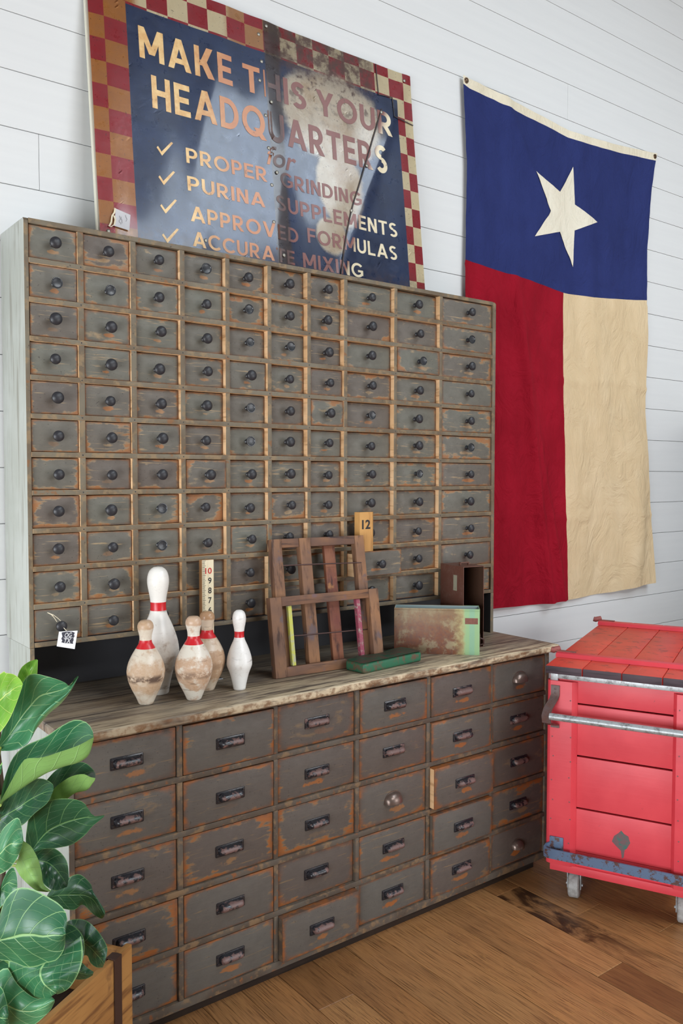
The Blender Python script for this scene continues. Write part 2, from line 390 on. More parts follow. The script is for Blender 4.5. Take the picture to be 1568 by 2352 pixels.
# knobs: domed, and dished with a raised rim
def knob_dome():
    bm = tobm(); prof = [(.008, 0), (.0085, .003), (.006, .006), (.006, .014), (.009, .018), (.0145, .021), (.0163, .025), (.0158, .029), (.012, .0325), (.006, .0342), (0, .0346)]
    lathe(bm, prof, 20, Matrix.Rotation(PI/2, 4, 'X')); return bm
def knob_dish():
    bm = tobm(); prof = [(.0085, 0), (.009, .003), (.006, .006), (.0062, .015), (.0105, .020), (.0152, .0225), (.0165, .0255), (.0158, .0275), (.0138, .0276), (.0124, .0258), (.006, .0250), (0, .0248)]
    lathe(bm, prof, 20, Matrix.Rotation(PI/2, 4, 'X')); return bm
M_KNOBG = rustmat('polished_black_iron', C(44, 46, 50), C(120, 118, 114), C(60, 58, 58), .60, .8, 50, .22)
kd = obj('knob', knob_dome(), M_KNOB); ks = obj('knob', knob_dish(), M_KNOBG); kproto = {0: kd.data, 1: ks.data}
bpy.data.objects.remove(kd); bpy.data.objects.remove(ks)
DISH = {(0, 3), (1, 1), (1, 4), (1, 9), (2, 4), (2, 5), (2, 8), (4, 4), (4, 7), (5, 4), (5, 9), (6, 8), (7, 2), (8, 2), (1, 0)}
FLUSH = {(2, 8): -.002, (6, 3): -.003, (4, 6): .001, (3, 6): .009, (7, 5): .012, (8, 4): .002, (3, 4): .010, (5, 2): .006, (9, 7): -.046}
COLREC = [.005, .008, .013, .017, .019, .020, .019, .019, .018, .006]
rk = random.Random(11)
dmesh = {}
for c in range(10):
    a, b = ST[c][1]+.0018, ST[c+1][0]-.0018
    for r in range(11):
        zt, zb = RT[r]-RTH-.0022, RT[r+1]+.0012
        if c not in dmesh:
            w, h = b-a, zt-zb
            bm = tobm(); box(bm, -w/2, w/2, 0, .055, -h/2, h/2, .0022)
            d = obj('drawer', bm, M_PAINT, hut); dmesh[c] = d.data
        else:
            d = bpy.data.objects.new('drawer', dmesh[c]); COL.objects.link(d); d.parent = hut
        if (r, c) == (9, 7):                       # pulled out, with an open tray behind its front
            bm = tobm(); w, h = b-a, zt-zb
            box(bm, -w/2, w/2, 0, .012, -h/2, h/2, .002)
            box(bm, -w/2+.004, -w/2+.012, .012, .14, -h/2, h/2-.008); box(bm, w/2-.012, w/2-.004, .012, .14, -h/2, h/2-.008)
            box(bm, -w/2+.012, w/2-.012, .012, .14, -h/2, -h/2+.006); box(bm, -w/2+.012, w/2-.012, .132, .14, -h/2, h/2-.008)
            d.data = d.data.copy(); bm.to_mesh(d.data); bm.free(); d.data.materials.clear(); d.data.materials.append(M_PAINT); d.data.materials.append(M_RAW)
            for p in d.data.polygons:
                if abs(p.normal.x) > .9 or p.center.y > .013: p.material_index = 1
        rec = FLUSH.get((r, c), COLREC[c]+rk.uniform(-.003, .003))
        d.location = ((a+b)/2-hl.x+rk.uniform(-.0006, .0006), YU+rec, (zt+zb)/2-hl.z); d.rotation_euler = (0, rk.uniform(-.006, .006), 0)
        k = bpy.data.objects.new('knob', kproto[1 if (r, c) in DISH else 0]); COL.objects.link(k); k.parent = d
        k.location = (rk.uniform(-.004, .004), .0004, rk.uniform(-.004, .003)); sK = rk.uniform(.9, 1.06); k.scale = (sK, sK, sK)

# ------------------------------------------------------------------ base cabinet with counter
BX = [(.723, .738), (1.0225, 1.0375), (1.3325, 1.3465), (1.638, 1.653), (1.944, 1.960), (2.255, 2.268), (2.561, 2.579)]
BR = [(.846, .837), (.696, .680), (.5435, .527), (.381, .364), (.2245, .208), (.070, .045)]
YB = -.5117
base = thing('drawer_counter', 'long low brown grey counter of wide drawers with bin pulls, standing on the oak floor', 'cabinet', (BX[0][0], 0, 0))
bl = Vector((BX[0][0], 0, 0))
def bbox(bm, a, b, c, d, e, f, bev=0.0, mat=0): box(bm, a-bl.x, b-bl.x, c, d, e, f, bev, mat)
for a, b, ins in ((BX[0][0], BX[0][1], 0), (BX[-1][0], BX[-1][1], 1)):
    bm = tobm(); bbox(bm, a, b, YB, -.006, .046, .846, .0012); o = obj('side_panel', bm, [M_FRAMEB, M_SIDE], base)
    for p in o.data.polygons:
        if p.normal.x < -.6 and not ins: p.material_index = 1
for i, (t, u) in enumerate(BR):
    bm = tobm(); bbox(bm, BX[0][1]+.0004, BX[-1][0]-.0004, YB-.0004, -.02, u, t, .0015)
    facemats(obj('apron' if i == 0 else 'shelf', bm, [M_FRAMEB, M_FRAMEB], base))
bm = tobm(); bbox(bm, BX[0][1]+.0004, BX[-1][0]-.0004, -.019, -.007, .046, .846); obj('back_panel', bm, M_DARK, base)
for a, b in BX[1:-1]:
    bm = tobm()
    for (t, u), (t2, u2) in zip(BR, BR[1:]): bbox(bm, a, b, YB+.0004, -.022, t2+.0004, u-.0004, .0012)
    obj('divider', bm, M_FRAMEB, base)
M_TOE = woodmat('dark_plinth_wood', C(52, 40, 32), C(40, 31, 26), C(28, 22, 19), 0)
bm = tobm(); bbox(bm, .75, 2.545, -.475, -.03, 0, .0445, .001); obj('plinth', bm, M_TOE, base)
# counter top: worn planks
g = G('worn_counter_wood'); v = g.tc('Object'); ox, oy, oz = g.sep(v)
n1 = g.noise(g.vm('MULTIPLY', v, (5, 60, 30)), 1.0, 5, .65, .3); n2 = g.noise(g.vm('MULTIPLY', v, (3, 9, 9)), 1.0, 4, .6); n3 = g.noise(g.vm('MULTIPLY', v, (14, 160, 60)), 1.0, 3); n4 = g.noise(v, 40, 4, .65)
col = g.mix(g.ss(n2, .35, .65), C(122, 106, 88), C(84, 76, 72))
front_wear_shine = g.m('MULTIPLY', g.ss(ox, .15, .9, .25, 1.0), g.ss(g.m('ADD', oy, g.m('MULTIPLY', g.m('SUBTRACT', n2, .5), .18)), -.56, -.36, 1, 0))  # tan front band: wear plus window highlights painted in, stronger to the right
col = g.mix(g.m('MULTIPLY', g.ss(n1, .36, .58), g.m('ADD', .22, g.m('MULTIPLY', front_wear_shine, .78))), col, C(216, 198, 166))
col = g.mix(g.ss(n3, .55, .72, 0, .75), col, C(52, 42, 34))
edge = g.ss(oz, .866, .872, 1, 0)
col = g.mix(g.m('MULTIPLY', edge, g.ss(n4, .40, .64, .1, .85)), col, C(116, 80, 50)); col = g.mix(g.m('MULTIPLY', edge, g.ss(n4, .66, .72, 0, .7)), col, C(176, 156, 128))
seam = g.m('MINIMUM', g.m('ABSOLUTE', g.m('ADD', oy, .392)), g.m('ABSOLUTE', g.m('ADD', oy, .245)))
col = g.mix(g.ss(seam, .0012, .003, .9, 0), col, C(30, 25, 22))
g.bump(g.m('ADD', n1, g.ss(seam, .001, .004, -1, 0)), .4, .002)
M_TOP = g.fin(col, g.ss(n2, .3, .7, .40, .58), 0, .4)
bm = tobm(); box(bm, .705-bl.x, 2.606-bl.x, -.541, -.003, .8465, ZC, .009, seg=3)
bm.normal_update()
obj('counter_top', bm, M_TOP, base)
# pulls
g = G('chipped_black_pull'); v = g.vm('ADD', g.tc('Object'), g.comb(g.m('MULTIPLY', g.rnd(), 9.0), 0, 0)); x, y, z = g.sep(g.tc('Object'))
n = g.noise(v, 55, 5, .65); n2 = g.noise(v, 260, 2); w = g.m('ADD', n, g.m('MULTIPLY', g.ss(y, -.006, -.020), .16))
w = g.m('ADD', w, g.m('MULTIPLY', g.m('SUBTRACT', g.rnd(), .5), .16))
col = g.mix(g.ss(w, .585, .66), C(34, 33, 38), g.mix(n2, C(122, 92, 86), C(92, 70, 66)))
g.bump(n, .3, .001); M_PULL = g.fin(col, g.ss(w, .5, .66, .22, .5), 0, .6)
M_CUP = rustmat('bronze_cup_pull', C(112, 96, 88), C(132, 112, 104), C(70, 60, 56), .55, .7, 26, .3, .6)
def pull_bar():
    bm = tobm(); box(bm, -.0455, .0455, -.003, .0005, -.016, .016, .0028, seg=2)
    for sx in (-1, 1):
        for sz in (-1, 1):
            lathe(bm, [(.0035, 0), (.003, .0016), (0, .0022)], 8, Matrix.Translation((sx*.040, -.003, sz*.0095)) @ Matrix.Rotation(PI/2, 4, 'X'))
    s = bmesh.new()                                     # hollow grip: half round hood with closed rounded ends
    nx, na = 18, 9; rows = []
    for i in range(nx+1):
        x = -.038+.076*i/nx; e = max(0.0, 1-((abs(x)-.027)/.011)**2)**.5 if abs(x) > .027 else 1.0
        rows.append([s.verts.new((x, -.003-.021*e*math.sin(PI*j/na*.93+.02), .0125*(.35+.65*e)*math.cos(PI*j/na*.93))) for j in range(na+1)])
    for a, b in zip(rows, rows[1:]):
        for j in range(na): s.faces.new((a[j], a[j+1], b[j+1], b[j])).smooth = True
    bmesh.ops.recalc_face_normals(s, faces=s.faces); bmesh.ops.solidify(s, geom=s.faces[:], thickness=.0015)
    add(bm, s); return bm
def pull_cup(w=.036, h=.034, d=.026):
    bm = tobm(); s = bmesh.new(); rows = []; n, m_ = 18, 8
    for j in range(m_+1):
        t = PI/2*j/m_
        rows.append([s.verts.new((w*math.cos(PI*i/n)*(1 if j < m_ else 1), -d*math.sin(PI*i/n)**.8*math.sin(t) if 0 < i < n else 0.0, -.012+h*math.sin(PI*i/n)**.7*math.cos(t) if 0 < i < n else -.012)) for i in range(n+1)])
    for a, b in zip(rows, rows[1:]):
        for i in range(n): s.faces.new((a[i], a[i+1], b[i+1], b[i])).smooth = True
    bmesh.ops.remove_doubles(s, verts=s.verts, dist=1e-5); bmesh.ops.recalc_face_normals(s, faces=s.faces)
    add(bm, s)
    prism(bm, [((w+.004)*math.cos(PI*i/14), -.012+(h+.004)*math.sin(PI*i/14)) for i in range(15)], -.0015, .0005)
    return bm
pb = obj('bin_pull', pull_bar(), M_PULL); pc = obj('cup_pull', pull_cup(), M_CUP); pcs = obj('cup_pull', pull_cup(.030, .030, .026), M_CUP)
pm = {0: pb.data, 1: pc.data, 2: pcs.data}
for o in (pb, pc, pcs): bpy.data.objects.remove(o)
OUT = {(2, 4): -.020, (3, 4): -.014, (4, 2): -.020, (4, 4): -.006, (1, 4): -.006, (0, 4): -.004, (3, 2): .010, (0, 3): -.003, (0, 1): -.003, (1, 1): -.001}
CUP = {(0, 5): 1, (2, 3): 1, (4, 5): 2}
rb = random.Random(5)
for c in range(6):
    a, b = BX[c][1]+.002, BX[c+1][0]-.002
    for r in range(5):
        zt, zb = BR[r][1]-.0035, BR[r+1][0]+.0015; w, h = b-a, zt-zb
        bm = tobm(); box(bm, -w/2, w/2, 0, .12, -h/2, h/2, .0028)
        d = obj('drawer', bm, [M_PAINTB, M_RAW if (r, c) == (2, 4) else M_FRAMEB], base, ((a+b)/2-bl.x, YB+OUT.get((r, c), .004+rb.uniform(-.003, .004)), (zt+zb)/2))
        for p in d.data.polygons:
            if abs(p.normal.x) > .9 and p.area > .003: p.material_index = 1
        k = bpy.data.objects.new('cup_pull' if (r, c) in CUP else 'bin_pull', pm[CUP.get((r, c), 0)]); COL.objects.link(k); k.parent = d; k.location = (0, 0, .001+rb.uniform(-.003, .003))

# ------------------------------------------------------------------ flag
FT = [(2.594, 3.184), (2.633, 3.179), (2.964, 3.162), (3.297, 3.131), (3.639, 3.149), (4.026, 3.190)]
FH = [(2.594, 3.149), (2.633, 3.138), (2.963, 3.125), (3.298, 3.097), (3.64, 3.113), (4.024, 3.152)]
FB = [(2.615, 2.426), (2.828, 2.412), (3.001, 2.400), (3.28, 2.373), (3.486, 2.377), (3.951, 2.423)]
FE = [(2.66, .925), (2.817, .926), (3.092, .914), (3.326, .916), (3.677, .926), (3.955, .947), (4.01, .95)]
FR = [(-3.19, 4.027), (-3.152, 4.018), (-3.013, 3.988), (-2.679, 3.950), (-2.423, 3.951), (-2.193, 3.964), (-1.946, 3.950), (-1.824, 3.944), (-1.454, 3.974), (-1.14, 4.001), (-.95, 4.010)]
FL = [(-3.184, 2.594), (-3.049, 2.603), (-2.82, 2.619), (-2.639, 2.618), (-2.426, 2.615), (-2.311, 2.613), (-1.6, 2.63), (-.92, 2.66)]
FM = [(-3.1, 3.299), (-2.845, 3.287), (-2.35, 3.272), (-1.91, 3.279), (-1.394, 3.303), (-.916, 3.326)]
def flag_y(x, z):
    t = (3.19-z)/2.27
    y = .012 + .010*t
    s = (x-2.6)/1.42
    y += .0055*math.sin(s*19+t*5)*(.35+t) + .004*math.sin(s*37-t*9+1) * (.2+.8*t) + .006*mnoise.noise(Vector((x*2.2, z*1.1, 3.3)))
    y += .010*mnoise.noise(Vector((x*5+z*1.3, z*1.5, 1.0)))*(.3+t*.8) + .003*mnoise.noise(Vector((x*16, z*14, 5)))
    d1 = x - (2.93 + .17*(2.4-z)); y += .024*math.exp(-(d1/.03)**2)*max(0, min(1, (2.6-z)*2))
    d3 = x - (3.05 + .24*(1.9-z)); y += .014*math.exp(-(d3/.022)**2)*max(0, min(1, (2.0-z)*3))
    d4 = x - (2.98 + .62*(2.98-z)); y += .010*math.exp(-(d4/.03)**2)*max(0, min(1, (z-2.45)*3))
    for zz, aa in ((1.97, .005), (1.32, .004), (2.42, -.004)): y += aa*math.exp(-((z-zz-.01*math.sin(x*9))/.012)**2)     # long diagonal fold in the red
    d2 = x - (3.93 - .12*(1.75-z)); y += .03*math.exp(-(d2/.07)**2)*max(0, min(1, (1.9-z)*1.3))
    e = max(0, min(1, (1.75-z)/.7)); y += .055*e*max(0, (s-.82)/.18)**2
    return -max(.007, y)
def zrow(x, t):
    if t < 1: return lerp_poly(FT, x)+(lerp_poly(FH, x)-lerp_poly(FT, x))*t
    if t < 2: return lerp_poly(FH, x)+(lerp_poly(FB, x)-lerp_poly(FH, x))*(t-1)
    return lerp_poly(FB, x)+(lerp_poly(FE, x)-lerp_poly(FB, x))*(t-2)
def flag_piece(name, s0, s1, t0, t1, ns, nt, mat, parent, lift=0.0):
    bm = tobm(); P = []
    for j in range(nt+1):
        t = t0+(t1-t0)*j/nt; row = []
        zg = 3.19-.035*min(t, 1)-(0.75*(min(max(t, 1), 2)-1))-1.5*(max(t, 2)-2)
        xl, xm, xr = lerp_poly(FL, -zg), lerp_poly(FM, -zg), lerp_poly(FR, -zg)
        for i in range(ns+1):
            s = s0+(s1-s0)*i/ns
            x = xl+(xm-xl)*s*2 if s < .5 else xm+(xr-xm)*(s*2-1)
            z = zrow(x, t); row.append(bm.verts.new((x-fl0.x, flag_y(x, z)-lift, z-fl0.z)))
        P.append(row)
    for a, b in zip(P, P[1:]):
        for i in range(ns): bm.faces.new((a[i], b[i], b[i+1], a[i+1])).smooth = True
    bmesh.ops.recalc_face_normals(bm, faces=bm.faces)
    if bm.faces[0].normal.y > 0: bmesh.ops.reverse_faces(bm, faces=bm.faces)
    bmesh.ops.solidify(bm, geom=bm.faces[:], thickness=.0012)
    return obj(name, bm, mat, parent, sharp=60)
def cloth(name, ca, cb, stain=None):
    g = G(name); v = g.tc('Object'); n = g.noise(v, 260, 2); n2 = g.noise(g.vm('MULTIPLY', v, (6, 1, 3)), 1.0, 4); n3 = g.noise(g.vm('MULTIPLY', v, (8, 1, 5)), 1.0, 5, .6, 2.6)
    col = g.mix(g.ss(n2, .3, .7), ca, cb)
    if stain: col = g.mix(g.ss(n2, .5, .75, 0, .6), col, stain)
    g.bump(g.m('ADD', n3, g.m('MULTIPLY', n, .05)), .75, .022); return g.fin(col, .85, 0, .15)
M_BLUE = cloth('navy_cotton', C(42, 52, 104), C(37, 46, 94)); M_RED = cloth('red_cotton', C(150, 14, 36), C(134, 8, 29)); M_CREAM = cloth('aged_cream_cotton', C(216, 194, 158), C(204, 180, 142), C(222, 202, 168)); M_BAND = cloth('ivory_canvas', C(228, 220, 198), C(216, 206, 182)); M_STAR = cloth('ivory_star_cotton', C(230, 224, 206), C(218, 210, 190))
fl0 = Vector((3.3, 0, .93))
flag = thing('flag', 'cotton flag, white star on blue above red and cream halves, hung on the wall', 'flag', fl0)
flag_piece('heading_band', 0, 1, 0, 1, 80, 4, M_BAND, flag)
flag_piece('blue_field', 0, 1, 1, 2, 90, 50, M_BLUE, flag)
flag_piece('red_stripe', 0, .5, 2, 3, 60, 90, M_RED, flag)
flag_piece('cream_stripe', .5, 1, 2, 3, 60, 90, M_CREAM, flag)
star = [(3.333, 2.97), (3.346, 2.796), (3.519, 2.744), (3.345, 2.674), (3.339, 2.502), (3.239, 2.65), (3.061, 2.599), (3.168, 2.733), (3.062, 2.89), (3.239, 2.834)]
bm = tobm(); cen = (sum(p[0] for p in star)/10, sum(p[1] for p in star)/10)
for i in range(10):
    a, b = star[i], star[(i+1) % 10]; n = 10; tri = {}
    for j in range(n+1):
        for k in range(n+1-j):
            u, w = j/n, k/n; x = cen[0]+(a[0]-cen[0])*u+(b[0]-cen[0])*w; z = cen[1]+(a[1]-cen[1])*u+(b[1]-cen[1])*w
            tri[j, k] = bm.verts.new((x-fl0.x, flag_y(x, z)-.003-.0015*mnoise.noise(Vector((x*40, z*40, 0))), z-fl0.z))
    for j in range(n):
        for k in range(n-j):
            bm.faces.new((tri[j, k], tri[j+1, k], tri[j, k+1]))
            if j+k < n-1: bm.faces.new((tri[j+1, k], tri[j+1, k+1], tri[j, k+1]))
bmesh.ops.remove_doubles(bm, verts=bm.verts, dist=1e-5); bmesh.ops.recalc_face_normals(bm, faces=bm.faces)
if bm.faces[0].normal.y > 0: bmesh.ops.reverse_faces(bm, faces=bm.faces)
obj('star', bm, M_STAR, flag, sharp=60)
M_BRASS = plain('tarnished_brass', C(126, 104, 84), .35, .9)
for x, z in ((2.612, 3.166), (4.008, 3.170)):
    bm = tobm(); lathe(bm, [(.006, .001), (.0075, .003), (.011, .003), (.0125, .0005), (.0125, -.001)], 18, Matrix.Translation((x-fl0.x, flag_y(x, z)-.0005, z-fl0.z)) @ Matrix.Rotation(PI/2, 4, 'X'))
    lathe(bm, [(.0055, 0), (.005, .004), (0, .005)], 10, Matrix.Translation((x-fl0.x, flag_y(x, z)-.0005, z-fl0.z)) @ Matrix.Rotation(PI/2, 4, 'X'))
    obj('grommet', bm, M_BRASS, flag)

# ------------------------------------------------------------------ metal advertising sign leaning on the wall
SA = math.atan(.1/.89); S0 = Vector((.983, -.115, 2.2115)); SV = Vector((0, math.sin(SA), math.cos(SA))); SN = Vector((0, -math.cos(SA), math.sin(SA)))
def buckle(u, v):
    b = .004*mnoise.noise(Vector((u*2.3, v*2.8, 1.7))) + .0022*mnoise.noise(Vector((u*6, v*4, 9)))
    b += .004*math.exp(-((u-.64)/.05)**2) + .003*math.exp(-((u-.30-.2*v)/.06)**2)
    b -= .005*math.exp(-((u)/.03)**2)
    b += .003*math.exp(-((u-.905-.31*(v-.04)/.67)/.025)**2)
    return b
def spt(u, v, off=0.0): return S0 + Vector((u, 0, 0)) + SV*v + SN*(buckle(u, v)+off)
sign = thing('metal_sign', 'rusty painted metal sign with lettering and checked border leaning on top of the cabinet', 'sign', S0)
def sgrid(bm, u0, u1, v0, v1, nu, nv, edge=None, off=0.0):
    P = [[bm.verts.new(spt(u0+(u1-u0)*i/nu, v0+(v1-v0)*j/nv, off)-S0) for i in range(nu+1)] for j in range(nv+1)]
    for a, b in zip(P, P[1:]):
        for i in range(nu): bm.faces.new((a[i], a[i+1], b[i+1], b[i])).smooth = True
    bmesh.ops.solidify(bm, geom=bm.faces[:], thickness=.0012)
# paint of the sign: everything that stays put on it (checks, field, bleached and rusted areas)
g = G('sign_paint'); v = g.tc('Object'); u_, y_, z_ = g.sep(v)
vv_ = g.m('DIVIDE', z_, math.cos(SA))
nb = g.noise(v, 7, 5, .62); nf = g.noise(v, 30, 4, .65); ns_ = g.noise(v, 130, 3, .6); nst = g.noise(g.vm('MULTIPLY', v, (40, 4, 5)), 1.0, 4, .6)
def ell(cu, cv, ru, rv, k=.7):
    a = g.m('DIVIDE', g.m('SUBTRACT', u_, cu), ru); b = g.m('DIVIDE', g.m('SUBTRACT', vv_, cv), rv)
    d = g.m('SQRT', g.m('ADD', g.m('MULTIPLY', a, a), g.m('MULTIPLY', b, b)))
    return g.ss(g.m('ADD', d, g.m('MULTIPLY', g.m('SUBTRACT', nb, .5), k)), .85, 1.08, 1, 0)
fu = g.m('FLOOR', g.m('DIVIDE', g.m('SUBTRACT', u_, .0465), .0722)); fv = g.m('FLOOR', g.m('DIVIDE', g.m('SUBTRACT', vv_, -.0155), .0722))
par = g.m('MODULO', g.m('ADD', g.m('ADD', fu, fv), 40.0), 2.0)
cells = g.noise(g.comb(g.m('MULTIPLY', fu, 3.7), g.m('MULTIPLY', fv, 5.3), 0), 1.0, 0)
red = g.mix(nf, C(178, 44, 54), C(150, 32, 44)); cream = g.mix(nf, C(236, 224, 190), C(214, 198, 160)); orange = g.mix(nf, C(196, 132, 58), C(166, 104, 54))
light = g.mix(g.ss(u_, .13, .17, 1, 0), cream, orange)
light = g.mix(g.m('MULTIPLY', g.ss(u_, .46, .5), g.ss(u_, .64, .68, 1, 0)), light, g.mix(.5, orange, C(190, 150, 110)))
chk = g.mix(g.ss(par, .4, .6), light, red)
inner = g.m('MULTIPLY', g.m('MULTIPLY', g.ss(u_, .1185, .1195), g.ss(u_, 1.2365, 1.2375, 1, 0)), g.ss(vv_, .7705, .7715, 1, 0))
navy = g.mix(g.ss(nb, .3, .7), C(34, 50, 86), C(46, 66, 108))
col = g.mix(inner, chk, navy)
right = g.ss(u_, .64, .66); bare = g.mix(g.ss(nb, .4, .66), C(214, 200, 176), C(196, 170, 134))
pale = g.m('MULTIPLY', g.m('MAXIMUM', g.m('MAXIMUM', ell(.92, .61, .23, .17), ell(.93, .36, .11, .16)), ell(.875, .17, .07, .07)), right)  # pale patch: peeled paint and a bright reflection in one colour
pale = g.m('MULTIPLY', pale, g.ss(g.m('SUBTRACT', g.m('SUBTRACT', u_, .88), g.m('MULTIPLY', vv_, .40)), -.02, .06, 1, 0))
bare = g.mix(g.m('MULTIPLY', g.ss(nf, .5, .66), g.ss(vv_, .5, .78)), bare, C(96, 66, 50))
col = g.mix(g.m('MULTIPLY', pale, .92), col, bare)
rb_ = g.m('MULTIPLY', g.m('MULTIPLY', right, g.ss(vv_, .70, .80)), g.ss(u_, 1.08, 1.16, 1, 0))
col = g.mix(g.m('MULTIPLY', rb_, g.ss(nf, .36, .6, .35, .95)), col, C(98, 66, 56))
strp = g.m('MULTIPLY', g.ss(u_, .622, .63), g.ss(g.m('ADD', u_, g.m('MULTIPLY', nb, .02)), .69, .71, 1, 0))
col = g.mix(g.m('MULTIPLY', strp, .85), col, g.mix(nf, C(54, 42, 40), C(84, 66, 58)))
lowrust = g.m('MULTIPLY', g.ss(vv_, .10, .0), g.ss(nf, .40, .6)); col = g.mix(g.m('MULTIPLY', lowrust, .45), col, C(104, 70, 50))
col = g.mix(g.ss(ns_, .66, .70, 0, .8), col, C(52, 34, 28))
col = g.mix(g.ss(nst, .72, .75, 0, .5), col, C(170, 160, 150))
g.bump(g.m('ADD', nb, g.m('MULTIPLY', nf, .12)), .25, .008)
g.b.inputs['Coat Weight'].default_value = 1.0; g.b.inputs['Coat Roughness'].default_value = .09; g.b.inputs['Coat IOR'].default_value = 1.58
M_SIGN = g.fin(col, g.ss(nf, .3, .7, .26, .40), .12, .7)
bm = tobm(); sgrid(bm, 0, .632, .0, .888, 40, 56); obj('left_sheet', bm, M_SIGN, sign, sharp=60)
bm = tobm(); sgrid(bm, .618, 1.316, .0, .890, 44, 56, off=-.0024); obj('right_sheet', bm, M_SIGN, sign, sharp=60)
M_BOARD = plain('pale_backing_board', C(222, 220, 202), .7)
bm = tobm(); Q = Matrix.Translation((0, 0, 0))
s = bmesh.new(); bmesh.ops.create_cube(s, size=1); bmesh.ops.transform(s, matrix=Matrix.Diagonal((1.316, .010, .878, 1)), verts=s.verts)
add(bm, s, Matrix.Translation(Vector((.652, 0, 0))+SV*.441-SN*.018) @ Matrix.Rotation(-SA, 4, 'X')); obj('backing_board', bm, M_BOARD, sign)
# lettering: flattened glyph meshes laid on the sheet
def glyphs(text, bold=.0, shear=0.0, spacing=1.0):
    cu = bpy.data.curves.new('lettering', 'FONT'); cu.body = text; cu.size = 1; cu.offset = bold; cu.shear = shear; cu.space_character = spacing; cu.resolution_u = 6
    o = bpy.data.objects.new('lettering', cu); COL.objects.link(o); dg = bpy.context.evaluated_depsgraph_get()
    me = o.evaluated_get(dg).to_mesh(); bm = bmesh.new(); bm.from_mesh(me); o.evaluated_get(dg).to_mesh_clear()
    bpy.data.objects.remove(o); bpy.data.curves.remove(cu); return bm
def fit(bm, u0, u1, v0, v1):
    xs = [q.co.x for q in bm.verts]; ys = [q.co.y for q in bm.verts]; a, b, c, d = min(xs), max(xs), min(ys), max(ys)
    for q in bm.verts: q.co = Vector((u0+(u1-u0)*(q.co.x-a)/(b-a), v0+(v1-v0)*(q.co.y-c)/(d-c), 0))
def thicken(bm, d):
    for f in bm.faces: f.smooth = False
    bmesh.ops.recalc_face_normals(bm, faces=bm.faces)
    r = bmesh.ops.extrude_face_region(bm, geom=bm.faces[:])
    return [e for e in r['geom'] if isinstance(e, bmesh.types.BMVert)]
